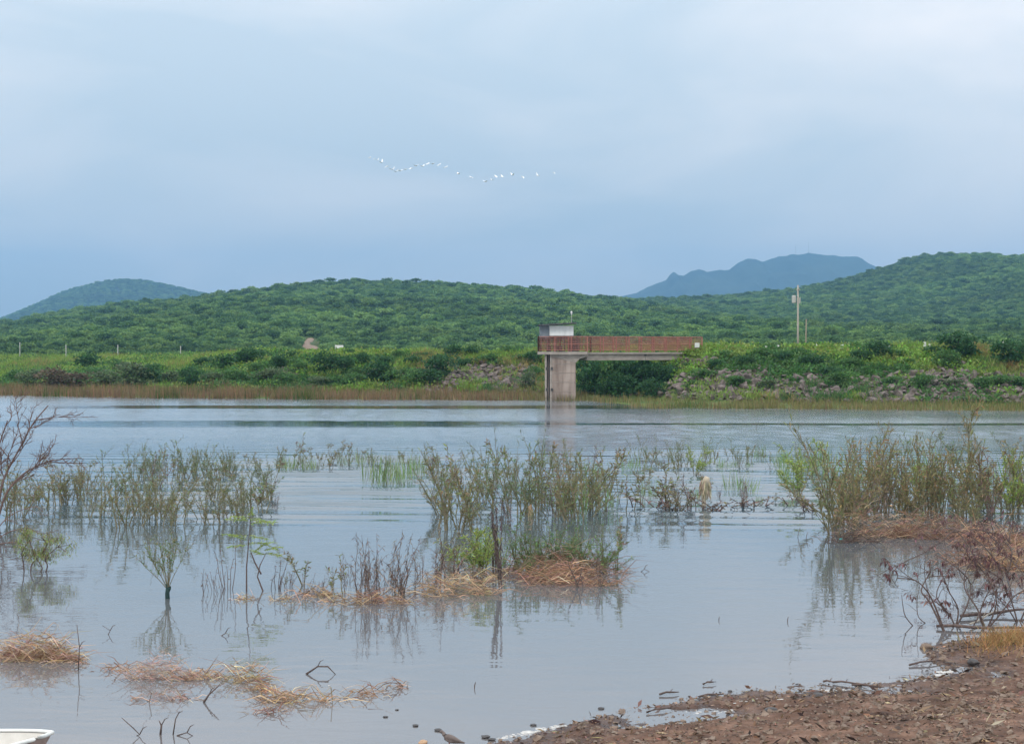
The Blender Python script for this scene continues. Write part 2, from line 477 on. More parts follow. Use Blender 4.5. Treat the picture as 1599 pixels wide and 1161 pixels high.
# ------------------------------------------------------------------ far bank and dam (heights)
FX = np.array([-160, -90, -44, -31.6, -18, 2, 6, 7.6, 9.2, 17.5, 33, 60, 120.])
FY = np.array([158, 152, 144, 137, 133.0, 129.6, 128.6, 122, 113.5, 112, 108, 103, 96.])
TX = np.array([-160, -90, -50, -38, -20, -8, 4, 8, 10.5, 13, 16, 20, 33, 60, 120.])
TY = np.array([176, 170, 162, 152, 144, 141, 141, 140, 132, 124, 120, 119, 116.5, 113, 108.])
WT = ([-60, -40, -26, -18, 40], [75, 60, 22, 14.5, 14.5])
def bankH(x, y):
    x = np.asarray(x, float); y = np.asarray(y, float)
    fy = np.interp(x, FX, FY); ty = np.interp(x, TX, TY)
    W = np.interp(x, *WT)
    Hc = np.interp(x, [-90, -40, -26, 0, 8, 14, 40, 80], [2.5, 2.9, 3.4, 3.5, 3.6, 3.95, 3.95, 3.9])
    shelf = np.clip((y - fy) / np.maximum(ty - fy, 1), -3, 1)
    z = -0.02 + np.where(shelf < 0, shelf * 0.7, shelf * 0.20)
    t = (y - ty) / W
    up = 0.18 + (Hc - 0.18) * np.where(t < 0.85, t, 0.85 + 0.15 * sstep((t - 0.85) / 0.3))
    z = np.where(t > 0, np.minimum(up, Hc), z)
    back = np.clip((y - (ty + W + 7)) / 14.0, 0, 1)
    z = z - (Hc - 1.0) * sstep(back) * (t > 1)
    bump = (fbm(x * 0.22 + 50, y * 0.22, 4) - 0.5) * 0.9 * sstep(t * 4 + 0.1) * (1 - 0.85 * sstep((t - 0.7) / 0.3))
    return z + bump

def hit(u, v, d0=100.0, d1=215.0):
    """photo pixel -> point on the far bank along that sight line"""
    ds = np.linspace(d0, d1, 2400)
    xs = (u - 799.5) / F * ds; zs = CH + (HY - v) / F * ds
    h = bankH(xs, ds)
    k = np.nonzero(h >= zs)[0]
    i = int(k[0]) if len(k) else len(ds) - 1
    return Vector((xs[i], ds[i], float(h[i])))

def grid_mesh(name, xs, ys, Z, mat, smooth=True):
    """xs, ys, Z are 2-D arrays [row, column]"""
    nr, nc = xs.shape
    me = bpy.data.meshes.new(name)
    co = np.stack([xs, ys, Z], -1).reshape(-1, 3).astype(np.float32)
    me.vertices.add(nr * nc); me.vertices.foreach_set('co', co.reshape(-1))
    i = np.arange(nr * nc).reshape(nr, nc)
    q = np.stack([i[:-1, :-1], i[:-1, 1:], i[1:, 1:], i[1:, :-1]], -1).reshape(-1, 4).astype(np.int32)
    n = len(q)
    me.loops.add(n * 4); me.loops.foreach_set('vertex_index', q.reshape(-1))
    me.polygons.add(n)
    me.polygons.foreach_set('loop_start', np.arange(0, n * 4, 4, dtype=np.int32))
    me.polygons.foreach_set('loop_total', np.full(n, 4, dtype=np.int32))
    me.polygons.foreach_set('use_smooth', np.ones(n, dtype=bool))
    me.materials.append(mat)
    me.update(calc_edges=True)
    return me

xs = np.linspace(-150, 110, 521); ys = np.linspace(92, 262, 341)
XX, YY = np.meshgrid(xs, ys)
bank = link('embankment', grid_mesh('embankment', XX, YY, bankH(XX, YY), M_bank))
tag(bank, kind='structure')

# ------------------------------------------------------------------ hills (heights)
def hill_profile(pts, d):
    u = np.array([p[0] for p in pts], float); v = np.array([p[1] for p in pts], float)
    return (u - 799.5) / F * d, CH + (HY - v) / F * d
A_D, B_D, C_D, D_D, E_D = 1000.0, 1350.0, 620.0, 3300.0, 5000.0
PA = hill_profile([(-700, 545), (-300, 540), (-100, 529), (0, 514), (60, 502), (120, 490), (200, 479), (330, 469), (400, 458), (480, 448), (600, 446),
                   (700, 450), (850, 460), (950, 472), (1050, 488), (1200, 514), (1300, 538), (1500, 545)], A_D)
PB = hill_profile([(500, 545), (700, 515), (850, 490), (950, 475), (1050, 472), (1130, 468), (1250, 456), (1330, 440), (1400, 418), (1440, 405),
                   (1500, 402), (1599, 407), (1750, 425), (2000, 470), (2400, 540)], B_D)
PC = hill_profile([(300, 545), (500, 538), (700, 531), (850, 527), (950, 520), (1050, 513), (1130, 510), (1250, 517), (1350, 521), (1500, 516), (1599, 512), (1800, 520), (2200, 545)], C_D)
def rise(y, y0, y1, pw=1.15):
    t = np.clip((y - y0) / (y1 - y0), 0, 1)
    b = np.clip((y - y1) / (y1 * 0.35), 0, 1)
    return (t ** pw) * (1 - 0.75 * sstep(b))
def landH(x, y):
    x = np.asarray(x, float); y = np.asarray(y, float)
    n = fbm(x * 0.011 + 3, y * 0.011 + 8, 4) - 0.5
    za = np.interp(x, *PA) * rise(y, np.interp(x, [-330, -110], [780, 330]), A_D) * (1 + 0.22 * n * (1 - rise(y, 700, A_D)))
    zb = np.interp(x, *PB) * rise(y, 480, B_D) * (1 + 0.22 * n * (1 - rise(y, 1000, B_D)))
    zc = np.interp(x, *PC) * rise(y, 270, C_D, 0.9)
    base = 0.6 + 0.6 * n
    return np.maximum(np.maximum(za, zb), np.maximum(zc, base))

# wide ground sheet: from behind the dam to the foot of the far mountain
yr = np.concatenate([np.linspace(175, 420, 50), np.linspace(432, 1500, 110), np.linspace(1540, 5700, 50)])
ur = np.linspace(-1, 1, 281)
YY = np.repeat(yr[:, None], len(ur), 1)
XX = ur[None, :] * (160 + 0.40 * YY)
ZZ = landH(XX, YY)
ZZ = np.where(YY < 262, np.minimum(ZZ, bankH(XX, YY) - 0.35), ZZ)
ZZ = np.where(YY > 1500, np.minimum(ZZ, 2 + 0 * ZZ) * 0 + np.minimum(ZZ, landH(XX, 1500 + 0 * YY)) * np.clip(1 - (YY - 1500) / 600, 0, 1), ZZ)
ground = link('ground', grid_mesh('ground', XX, YY, ZZ, M_hill))
tag(ground, kind='structure')

def ridge(name, pts, d, depth, mat, ny, nx, amp, fr, pw=1.0, spur=0.0):
    X0, Z0 = hill_profile(pts, d)
    xs = np.linspace(X0[0], X0[-1], nx); ys = np.concatenate([np.linspace(d - depth, d, ny), np.linspace(d, d + depth * 0.4, ny // 3)[1:]])
    XX, YY = np.meshgrid(xs, ys)
    t = np.clip((YY - (d - depth)) / depth, 0, 1); b = np.clip((YY - d) / (depth * 0.4), 0, 1)
    zr = np.interp(XX, X0, Z0)
    n = fbm(XX * fr, YY * fr, 5) - 0.5
    sp = np.abs(fbm(XX * fr * 2.3 + 5, YY * fr * 0.5, 4) - 0.5) * 2
    Z = zr * np.where(YY <= d, t ** pw, 1 - 0.9 * sstep(b)) * (1 - spur * sp * (1 - t) * 1.5)
    Z = Z + amp * n * sstep(np.minimum(t * 4, 1)) * (0.3 + 0.7 * (1 - t))
    Z = Z + 0.35 * amp * (fbm(XX * fr * 7, YY * fr * 4 + 20, 4) - 0.5) * sstep(np.minimum(t * 4, 1))
    Z[0, :] = -2
    Z = np.maximum(Z, -2)
    o = link(name, grid_mesh(name, XX, YY, Z, mat)); tag(o, kind='structure')
    return X0, Z0
PD = [(-300, 545), (-150, 530), (-60, 517), (0, 502), (30, 496), (60, 480), (100, 459), (150, 445), (185, 440), (215, 441), (240, 445), (290, 456), (320, 463), (420, 490), (520, 515), (620, 540)]
ridge('distant_hill', PD, D_D, 600, M_mount, 60, 200, 22, 0.006, 0.9)
PE = [(820, 540), (900, 486), (960, 468), (990, 458), (1015, 447), (1040, 438), (1046, 429), (1052, 424), (1058, 429), (1068, 432), (1080, 424), (1092, 420), (1104, 425),
      (1138, 423), (1150, 413), (1165, 407), (1180, 405), (1190, 409), (1200, 407), (1215, 402), (1235, 399), (1246, 401), (1262, 397), (1285, 399), (1305, 401), (1330, 401), (1346, 407),
      (1370, 418), (1430, 438), (1500, 460), (1600, 490), (1750, 540)]
ridge('mountain', PE, E_D, 1200, M_mount, 70, 420, 45, 0.003, 0.8, 0.3)

# ------------------------------------------------------------------ lake
def slick(x, y):
    """calm oily bands lying across the lake"""
    yw = y + (fbm(x * 0.045 + 3, y * 0.05, 3) - 0.5) * 5.5
    s1 = sstep((4.0 - np.abs(yw - 114.5)) / 2.0) * sstep((x + 36) / 14) * sstep((14 - x) / 8)
    s2 = sstep((5.2 - np.abs(yw - 89.0)) / 2.6) * sstep((6 - x) / 12) * sstep((x + 34) / 8)
    s3 = sstep((1.6 - np.abs(yw - 89.5)) / 1.2) * 0.8
    s4 = sstep((2.2 - np.abs(y - 121)) / 1.5) * sstep((x - 6) / 3) * sstep((14 - x) / 3)
    return np.maximum(np.maximum(s1, s2), np.maximum(s3, s4))
def lakeH(x, y):
    rng = np.random.default_rng(5)
    wind = sstep((y - 58) / 22); sl = 1 - slick(x, y)
    gust = 0.75 + 0.5 * fbm(x * 0.06, y * 0.1 + 40, 3)
    z = np.zeros_like(x)
    for i in range(18):                        # short wind chop far out
        wl = rng.uniform(0.42, 0.85); a = rng.normal(0, 0.35); k = 2 * np.pi / wl
        z += 0.0016 * wl * np.sin(k * (np.sin(a) * x + np.cos(a) * y) + rng.uniform(0, 6.28))
    z *= wind * sl * gust
    tr = sstep((y - 36) / 6) * (1 - sstep((y - 56) / 16)) * (0.22 + 0.85 * np.exp(-((x + 4.5) / 4.2) ** 2) + 0.75 * np.exp(-((x - 6.5) / 3.2) ** 2))
    w = np.zeros_like(x)
    for i in range(7):                         # long low swell lines halfway out
        wl = rng.uniform(0.9, 1.9); a = rng.normal(0.04, 0.06); k = 2 * np.pi / wl
        w += 0.0120 * wl * np.sin(k * (np.sin(a) * x + np.cos(a) * y) + rng.uniform(0, 6.28) + 2.0 * (fbm(x * 0.11, y * 0.11, 2) - .5))
    return z + w * tr
def lake():
    ys = np.concatenate([np.linspace(-30, 34, 60), np.arange(34.2, 74, 0.15), np.arange(74, 150, 0.13), np.linspace(150.5, 172, 20)])
    un = np.linspace(-1, 1, 301)
    YY = np.repeat(ys[:, None], len(un), 1)
    XX = un[None, :] * (16 + 0.36 * np.maximum(YY, 0))
    edge = np.array([-150.0]); edge2 = np.array([110.0])
    XX = np.concatenate([np.full((len(ys), 1), -150.0), XX, np.full((len(ys), 1), 110.0)], 1)
    YY = np.repeat(ys[:, None], XX.shape[1], 1)
    me = grid_mesh('lake', XX, YY, lakeH(XX, YY), M_water)
    # how ruffled the surface is by fine wind ripples (calm slicks stay smooth)
    rf = 0.025 + 0.13 * sstep((YY - 50) / 30) * (1 - slick(XX, YY)) * (0.75 + 0.5 * fbm(XX * 0.05, YY * 0.12 + 60, 3))
    a = me.attributes.new('ruffle', 'FLOAT', 'POINT'); a.data.foreach_set('value', rf.reshape(-1).astype(np.float32))
    o = link('lake', me); tag(o, kind='structure')
lake()

# ------------------------------------------------------------------ near shore
SH_PX = [(770, 1161), (830, 1146), (900, 1130), (960, 1114), (1010, 1102), (1080, 1090), (1170, 1078), (1250, 1069), (1330, 1071), (1400, 1066), (1455, 1056), (1478, 1046),
         (1462, 1033), (1446, 1020), (1462, 1007), (1510, 997), (1560, 990), (1640, 975), (1800, 950), (2100, 920)]
SH = [(-14.0, 4.0), (-6.0, 11.6)] + [gp(*p) for p in SH_PX] + [(20.0, 30.0), (40.0, 38.0), (60, 45)]
SH = np.array(SH)
def shore_sd(x, y):
    """signed distance to the waterline, positive on land (right of the line's direction)"""
    best = np.full(x.shape, 1e9); sg = np.ones(x.shape)
    for (x0, y0), (x1, y1) in zip(SH[:-1], SH[1:]):
        dx, dy = x1 - x0, y1 - y0
        t = np.clip(((x - x0) * dx + (y - y0) * dy) / (dx * dx + dy * dy), 0, 1)
        ex, ey = x - (x0 + t * dx), y - (y0 + t * dy)
        d = np.hypot(ex, ey)
        s = np.where((dx * (y - y0) - dy * (x - x0)) < 0, 1.0, -1.0)
        m = d < best
        best = np.where(m, d, best); sg = np.where(m, s, sg)
    return best * sg
PUD = gp(1130, 1119)
def shoreH(x, y):
    x = np.asarray(x, float); y = np.asarray(y, float)
    d = shore_sd(x, y)
    z = np.where(d > 0, 0.035 * np.minimum(d, 1.2) + 0.12 * np.maximum(d - 0.7, 0), 0.10 * d)
    z = np.minimum(z, 2.35)
    n1 = fbm(x * 1.3, y * 1.3, 4) - 0.5
    n2 = fbm(x * 6.5 + 40, y * 6.5, 3) - 0.5
    z = z + (n1 * 0.09 + n2 * 0.07) * sstep((d + 0.25) / 0.7)
    pd = np.hypot((x - PUD[0]) / 1.35, (y - PUD[1]) / 0.6)
    z = z - 0.085 * (1 - sstep(pd)) 
    return np.maximum(z, -1.2)
xs = np.concatenate([np.linspace(-40, -4, 40), np.linspace(-3.9, 9, 260), np.linspace(9.2, 60, 60)])
ys = np.concatenate([np.linspace(-30, 12, 50), np.linspace(12.15, 15.5, 30), np.linspace(15.53, 24.5, 260), np.linspace(24.7, 46, 60)])
XX, YY = np.meshgrid(xs, ys)
shore = link('shore', grid_mesh('shore', XX, YY, shoreH(XX, YY), M_mud)); tag(shore, kind='structure')
def on_shore(x, y):
    return float(shoreH(np.array([x]), np.array([y]))[0])

# ------------------------------------------------------------------ trees on the hills (one mass)
def crown_quads(rng, n, rx, rz, leaf, lobes=7, flat=0.75):
    """leaf faces spread through a crown of several uneven lobes"""
    c = rng.normal(0, 0.42, (lobes, 3)) * np.array([rx, rx, rz * 0.6]); c[:, 2] += rz * 0.15
    rr = rng.uniform(0.35, 0.68, lobes) * rx
    k = rng.integers(0, lobes, n)
    d = unit(rng.normal(size=(n, 3)))
    d[:, 2] = np.where(d[:, 2] < -0.25, -d[:, 2] * 0.6, d[:, 2])
    rad = rr[k] * rng.uniform(0.55, 1.08, n) ** 0.6
    p = c[k] + d * rad[:, None] * np.array([1, 1, flat * rz / rx])
    dirs = unit(d + rng.normal(0, 0.6, (n, 3)) + np.array([0, 0, -0.1]))
    L = leaf * rng.uniform(0.6, 1.4, n)
    return leaf_quads(rng, p, dirs, L, L * rng.uniform(0.5, 0.9, n), 0.1)

src = []
for i in range(6):
    rng = np.random.default_rng(100 + i)
    h = rng.uniform(3.2, 4.8); rx = rng.uniform(1.7, 2.4); rz = rng.uniform(1.2, 1.8)
    q = crown_quads(rng, 420, rx, rz, 0.62, 8)
    q[:, :, 2] += h - rz
    q2 = crown_quads(rng, 90, rx * 0.9, rz * 0.7, 0.6, 4); q2[:, :, 2] += 0.8
    tr = []
    for k in range(4):                                    # four faces of a tapered trunk
        a0, a1 = k * math.pi / 2, (k + 1) * math.pi / 2
        tr.append([(math.cos(a0) * .12, math.sin(a0) * .12, -0.6), (math.cos(a1) * .12, math.sin(a1) * .12, -0.6),
                   (math.cos(a1) * .05, math.sin(a1) * .05, h - .4), (math.cos(a0) * .05, math.sin(a0) * .05, h - .4)])
    q = np.concatenate([q, q2, np.array(tr)])
    o = bpy.data.objects.new('forest_tree_shape', quads_mesh('forest_tree_shape', q, None, M_forest))
    src.append(o)

def forest(name, P, S, label, cat='trees', smin=0.7, smax=1.3, seed=1):
    rng = np.random.default_rng(seed)
    n = len(P)
    me = bpy.data.meshes.new(name)
    me.vertices.add(n); me.vertices.foreach_set('co', np.asarray(P, dtype=np.float32).reshape(-1))
    for nm, tp, arr in (('sc', 'FLOAT', S.astype(np.float32)), ('rz', 'FLOAT', rng.uniform(0, 6.283, n).astype(np.float32)), ('ix', 'INT', rng.integers(0, len(src), n).astype(np.int32))):
        a = me.attributes.new(nm, tp, 'POINT'); a.data.foreach_set('value', arr)
    o = link(name, me); tag(o, label, cat, kind='stuff')
    g = bpy.data.node_groups.new(name, 'GeometryNodeTree')
    g.interface.new_socket('Geometry', in_out='INPUT', socket_type='NodeSocketGeometry')
    g.interface.new_socket('Geometry', in_out='OUTPUT', socket_type='NodeSocketGeometry')
    gi = g.nodes.new('NodeGroupInput'); go = g.nodes.new('NodeGroupOutput')
    jn = g.nodes.new('GeometryNodeJoinGeometry')
    for s in reversed(src):
        oi = g.nodes.new('GeometryNodeObjectInfo'); oi.inputs['Object'].default_value = s; oi.inputs['As Instance'].default_value = True
        g.links.new(oi.outputs['Geometry'], jn.inputs[0])
    ip = g.nodes.new('GeometryNodeInstanceOnPoints'); ip.inputs['Pick Instance'].default_value = True
    def at(nm, tp):
        a = g.nodes.new('GeometryNodeInputNamedAttribute'); a.data_type = tp; a.inputs['Name'].default_value = nm
        return [s for s in a.outputs if s.name == 'Attribute' and s.enabled][0] if True else None
    cx = g.nodes.new('ShaderNodeCombineXYZ')
    g.links.new(at('rz', 'FLOAT'), cx.inputs['Z'])
    g.links.new(gi.outputs[0], ip.inputs['Points']); g.links.new(jn.outputs[0], ip.inputs['Instance'])
    g.links.new(at('ix', 'INT'), ip.inputs['Instance Index'])
    g.links.new(cx.outputs[0], ip.inputs['Rotation'])
    g.links.new(at('sc', 'FLOAT'), ip.inputs['Scale'])
    g.links.new(ip.outputs[0], go.inputs[0])
    md = o.modifiers.new('trees', 'NODES'); md.node_group = g
    return o

def wedge(rng, n, y0, y1, u0, u1):
    y = np.sqrt(rng.uniform(y0 * y0, y1 * y1, n)); u = rng.uniform(u0, u1, n)
    return (u - 799.5) / F * y, y

_y = np.linspace(300, 700, 801); _x = (485 - 799.5) / F * _y; _v = HY - (landH(_x, _y) + .2 - CH) / _y * F
DIRT = (float(_y[np.argmax(_v < 546)]), float(_y[np.argmax(_v < 528)]))
rng = np.random.default_rng(11)
x, y = wedge(rng, 88000, 250, 1020, -330, 1930)
keep = (y < 1010) & ~((np.abs(x - (485 - 799.5) / F * y) < 3.2 * y / 480) & (y > DIRT[0] - 45) & (y < DIRT[1] + 2))
dn = fbm(x * 0.02 + 9, y * 0.02, 3)
keep &= (rng.random(len(x)) < 0.55 + 0.9 * dn)
x, y = x[keep], y[keep]
sc = 0.57 * rng.uniform(0.55, 1.45, len(x)) * np.where(rng.random(len(x)) < 0.07, 1.5, 1.0) * np.clip(0.55 + (y - 230) / 900, 0.6, 1.0)
forest('near_hill_forest', np.stack([x, y, landH(x, y) - 0.3], 1), sc, 'low green dry forest covering the near hillsides behind the dam', seed=1)
x, y = wedge(rng, 62000, 1010, 1400, 500, 1930)
sc = 0.68 * rng.uniform(0.6, 1.35, len(x)) * np.where(rng.random(len(x)) < 0.06, 1.5, 1.0)
forest('right_hill_forest', np.stack([x, y, landH(x, y) - 0.3], 1), sc, 'dense green forest on the broad hill at right', seed=2)
X0, Z0 = hill_profile(PD, D_D)
x, y = wedge(rng, 12000, 2700, 3360, -200, 520)
t = np.clip((y - (D_D - 600)) / 600, 0, 1)
z = np.interp(x, X0, Z0) * t ** 0.9
sc = rng.uniform(1.2, 1.9, len(x))
forest('distant_hill_forest', np.stack([x, y, z - 0.5], 1), sc, 'blue green forest on the rounded far hill at left', seed=3)

# bare dirt cut on the hillside
def dirt():
    y0, y1 = DIRT
    a = np.linspace(-1, 1, 15); ys = np.linspace(y0 - 3, y1, 30)
    AA, YY = np.meshgrid(a, ys)
    t = (YY - y0) / (y1 - y0)
    w = (1.9 - 1.1 * t) * (0.7 + 0.6 * vnoise(YY * 0.25, YY * 0 + 3))
    XX = (485 - 799.5) / F * YY + AA * w + 0.8 * np.sin(YY * 0.11) - 0.8 * t
    Z = landH(XX, YY) + 0.30 * (1 - AA ** 4)
    o = link('dirt_cut', grid_mesh('dirt_cut', XX, YY, Z, mat_noise('bare_dirt', (0.17, 0.12, 0.08), (0.28, 0.19, 0.13), 0.4))); tag(o, kind='structure')
dirt()

# ------------------------------------------------------------------ reeds and weeds of the far bank
def reed_band():
    rng = np.random.default_rng(21)
    n = 64000
    x = rng.uniform(-75, 60, n)
    fy = np.interp(x, FX, FY); ty = np.interp(x, TX, TY)
    w = np.minimum(ty - fy + 1.5, 15)
    y = fy + w * rng.random(n) ** 1.5 + (fbm(x * 0.5, x * 0 + 1, 3) - 0.5) * 3
    cl = fbm(x * 0.9 + 4, y * 0.5, 3)
    keep = (cl > 0.34) & ~((x > 2.5) & (x < 5.0) & (y > 129.8) & (y < 132.7))
    # open water strip behind the outer spit
    keep &= ~((x > 6.5) & (x < 15.5) & (y > 117.5) & (y < 121.5) & (cl < 0.66))
    x, y = x[keep], y[keep]; n = len(x)
    h = rng.uniform(0.25, 0.75, n) * np.interp(x, [-60, -20, 0, 12, 60], [1.35, 1.3, 1.0, 0.7, 0.7]) * (0.6 + 0.8 * fbm(x * 0.35, y * 0.6 + 31, 2))
    y = y + rng.normal(0, .35, n) * (fbm(x * .8, x * 0 + 9, 2) > .5)
    q = blade_quads(rng, np.stack([x, y, np.maximum(bankH(x, y), 0) - 0.05], 1), h, rng.uniform(0.02, 0.05, n), 0.3 * rng.random(n))
    left = sstep((2 - x) / 12 + 0.4)
    pn = fbm(x * 0.25, y * 0.3 + 7, 3)
    c1 = jitter_cols(rng, n, [(0.25, 0.15, 0.09), (0.20, 0.135, 0.08), (0.18, 0.15, 0.07)], 0.2)
    c2 = jitter_cols(rng, n, [(0.19, 0.17, 0.065), (0.15, 0.16, 0.055), (0.22, 0.17, 0.085)], 0.2)
    g = jitter_cols(rng, n, (0.075, 0.12, 0.03), 0.2)
    c = np.where((rng.random(n) < left)[:, None], c1, c2)
    c = np.where((pn + rng.normal(0, .1, n) > 0.74)[:, None], g, c)
    o = link('waterside_grass', quads_mesh('waterside_grass', q, c, M_dry))
    tag(o, 'reddish brown and olive grass band along the far waterline', 'grass', kind='stuff')
reed_band()

def slope_t(x, y):
    ty = np.interp(x, TX, TY); W = np.interp(x, *WT)
    return (y - ty) / W

def rock_mask(x, y):
    t = slope_t(x, y)
    n = fbm(x * 0.33 + 70, t * 2.6 + 20, 3)
    right = (x > 11) * (1 - np.abs(t - 0.24) / 0.36)
    lft = (x > -7.5) * (x < 2.2) * (1.25 - np.abs(t - 0.36) / 0.36)
    far = (x > -22) * (x < -6.5) * (1 - np.abs(t - 0.45) / 0.3) * 0.55
    return np.maximum(np.maximum(right, lft), far) * 0.60 + (n - 0.5) * 0.85

def weeds():
    rng = np.random.default_rng(22)
    n = 20000
    x = rng.uniform(-95, 55, n)
    ty = np.interp(x, TX, TY); W = np.interp(x, *WT)
    t = rng.random(n) * 1.25
    y = ty + W * t
    rm = rock_mask(x, y)
    keep = (rm < 0.22) | (rng.random(n) < 0.14)
    x, y, t = x[keep], y[keep], t[keep]; n = len(x)
    k = 23
    z = bankH(x, y)
    zone = fbm(x * 0.28 + 12, y * 0.28 + 5, 3)
    yel = fbm(x * 0.16 + 90, t * 1.6 + 44, 3)
    size = rng.uniform(0.28, 0.62, n) * (0.8 + 0.7 * zone) * np.where(y > 165, 1.25, 1.0)
    base = np.repeat(np.stack([x, y, z], 1), k, 0); S = np.repeat(size, k)
    d = unit(rng.normal(size=(n * k, 3))); d[:, 2] = np.abs(d[:, 2])
    p = base + d * (S * rng.uniform(0.3, 1.0, n * k))[:, None] * np.array([1.25, 1.25, 0.95])
    L = rng.uniform(0.14, 0.34, n * k)
    grassy = np.repeat(yel > 0.57, k)
    up = np.stack([rng.normal(0, .35, n * k), rng.normal(0, .35, n * k), np.ones(n * k)], 1)
    dirs = np.where(grassy[:, None], up, d + rng.normal(0, 0.5, (n * k, 3)))
    L = np.where(grassy, L * 1.7, L)
    q = leaf_quads(rng, p, dirs, L, np.where(grassy, 0.05, L * 0.6), 0.1)
    dark = jitter_cols(rng, n, [(0.06, 0.15, 0.036), (0.085, 0.185, 0.045), (0.10, 0.18, 0.06)], 0.18)
    lite = jitter_cols(rng, n, [(0.17, 0.30, 0.05), (0.20, 0.31, 0.055), (0.23, 0.29, 0.075)], 0.15)
    cc = np.where((zone + 0.5 * yel + 0.2 * t + rng.normal(0, .03, n) > 0.83)[:, None], lite, dark)
    dry = (yel > 0.70) & (rng.random(n) < 0.5)
    cc = np.where(dry[:, None], jitter_cols(rng, n, (0.30, 0.235, 0.09), 0.15), cc)
    c = np.repeat(cc, k, 0) * np.exp(rng.normal(0, 0.15, (n * k, 1)))
    o = link('bank_weeds', quads_mesh('bank_weeds', q, c, M_leaf))
    tag(o, 'bright green weeds and grass overgrowing the dam slope and left field', 'weeds', kind='stuff')
weeds()

# ------------------------------------------------------------------ riprap rocks
def rock_mesh(seed, mat, name='rock', flat=0.6, npt=13):
    rng = np.random.default_rng(seed)
    bm = bmesh.new()
    for p in unit(rng.normal(size=(npt, 3))) * rng.uniform(0.75, 1.0, (npt, 1)):
        bm.verts.new((p[0], p[1] * 0.8, p[2] * flat))
    r = bmesh.ops.convex_hull(bm, input=bm.verts)
    bmesh.ops.delete(bm, geom=[g for g in r['geom_interior'] if isinstance(g, bmesh.types.BMVert)], context='VERTS')
    me = bpy.data.meshes.new(name); bm.to_mesh(me); bm.free()
    if mat: me.materials.append(mat)
    return me
ROCKS = [rock_mesh(300 + i, M_rock) for i in range(9)]

def riprap():
    rng = np.random.default_rng(31)
    n = 9000
    x = np.concatenate([rng.uniform(9, 40, 7500), rng.uniform(-24, -8, 1200), rng.uniform(-8, 2.2, 3000)]); n = len(x)
    ty = np.interp(x, TX, TY); W = np.interp(x, *WT)
    t = rng.uniform(0.0, 0.78, n); y = ty + W * t
    rm = rock_mask(x, y)
    keep = (rm > 0.20) | ((rm > 0.06) & (rng.random(n) < 0.12))
    x, y = x[keep], y[keep]
    s = np.clip(rng.lognormal(-1.42, 0.45, len(x)), 0.10, 0.6)
    # poisson-like thinning
    order = np.argsort(-s); px_, py_, ps_ = [], [], []
    for i in order:
        ok = True
        for a, b, c in zip(px_, py_, ps_):
            if (x[i] - a) ** 2 + ((y[i] - b) * 1.0) ** 2 < (0.62 * (s[i] + c)) ** 2:
                ok = False; break
        if ok:
            px_.append(x[i]); py_.append(y[i]); ps_.append(s[i])
        if len(px_) > 1900: break
    vis = sorted(range(len(px_)), key=lambda i: -ps_[i] / py_[i] * (1.0 if -16 < (px_[i] / py_[i] * F + 799.5) < 1615 else 0.1))
    big, rest = vis[:300], vis[300:]
    for i in big:
        z = float(bankH(px_[i], py_[i]))
        o = link('rock', ROCKS[rng.integers(0, len(ROCKS))], None, bank, (px_[i], py_[i], z + ps_[i] * 0.18))
        o.rotation_euler = (rng.normal(0.25, 0.25), rng.normal(0, 0.25), rng.uniform(0, 6.28)); o.scale = (ps_[i],) * 3
    bm = bmesh.new()
    for i in rest:
        z = float(bankH(px_[i], py_[i]))
        mt = Matrix.Translation((px_[i], py_[i], z + ps_[i] * 0.18)) @ Matrix.Rotation(rng.uniform(0, 6.28), 4, 'Z') @ Matrix.Rotation(rng.normal(0.2, 0.25), 4, 'X') @ Matrix.Scale(ps_[i], 4)
        k = len(bm.verts)
        bm.from_mesh(ROCKS[rng.integers(0, len(ROCKS))]); bm.verts.ensure_lookup_table()
        bmesh.ops.transform(bm, matrix=mt, verts=bm.verts[k:])
    me = bpy.data.meshes.new('small_rocks'); bm.to_mesh(me); bm.free(); me.materials.append(M_rock)
    o = link('small_rocks', me, None, bank); tag(o, kind='stuff')
riprap()

# ------------------------------------------------------------------ bushes on the far bank
def bush_variant(seed, pal):
    rng = np.random.default_rng(seed)
    q = crown_quads(rng, 900, 0.95, 0.9, 0.17, 10, 0.95)
    q[:, :, 2] += 0.86
    q2 = crown_quads(rng, 420, 0.9, 0.5, 0.17, 9, 0.9); q2[:, :, 2] += 0.30
    q = np.concatenate([q, q2]); lo = q[:, :, 2].min(1) < 0.0
    q[lo, :, 2] += 0.22
    c = jitter_cols(rng, len(q), pal, 0.22)
    sm = MB()
    for k in range(5):
        a = k * 1.26 + rng.uniform(-.3, .3); r = rng.uniform(.25, .55)
        sm.tube([(0, 0, -0.25), (math.cos(a) * r * .4, math.sin(a) * r * .4, .45), (math.cos(a) * r, math.sin(a) * r, 1.05)], [.06, .04, .015], 5)
    return quads_mesh('crown', q, c, M_leaf), sm.mesh('trunk', M_bark)
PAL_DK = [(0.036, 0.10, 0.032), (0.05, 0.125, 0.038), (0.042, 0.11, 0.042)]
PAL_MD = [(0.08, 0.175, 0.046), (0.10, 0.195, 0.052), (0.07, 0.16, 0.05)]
PAL_GY = [(0.11, 0.16, 0.075), (0.13, 0.175, 0.085), (0.10, 0.14, 0.07)]
PAL_BR = [(0.12, 0.095, 0.06), (0.10, 0.10, 0.055), (0.14, 0.10, 0.07)]
BV = {k: [bush_variant(400 + 10 * j + i, p) for i in range(3)] for j, (k, p) in enumerate((('d', PAL_DK), ('m', PAL_MD), ('g', PAL_GY), ('b', PAL_BR)))}
BNAME = {'d': 'dark green', 'm': 'mid green', 'g': 'grey green', 'b': 'brownish'}
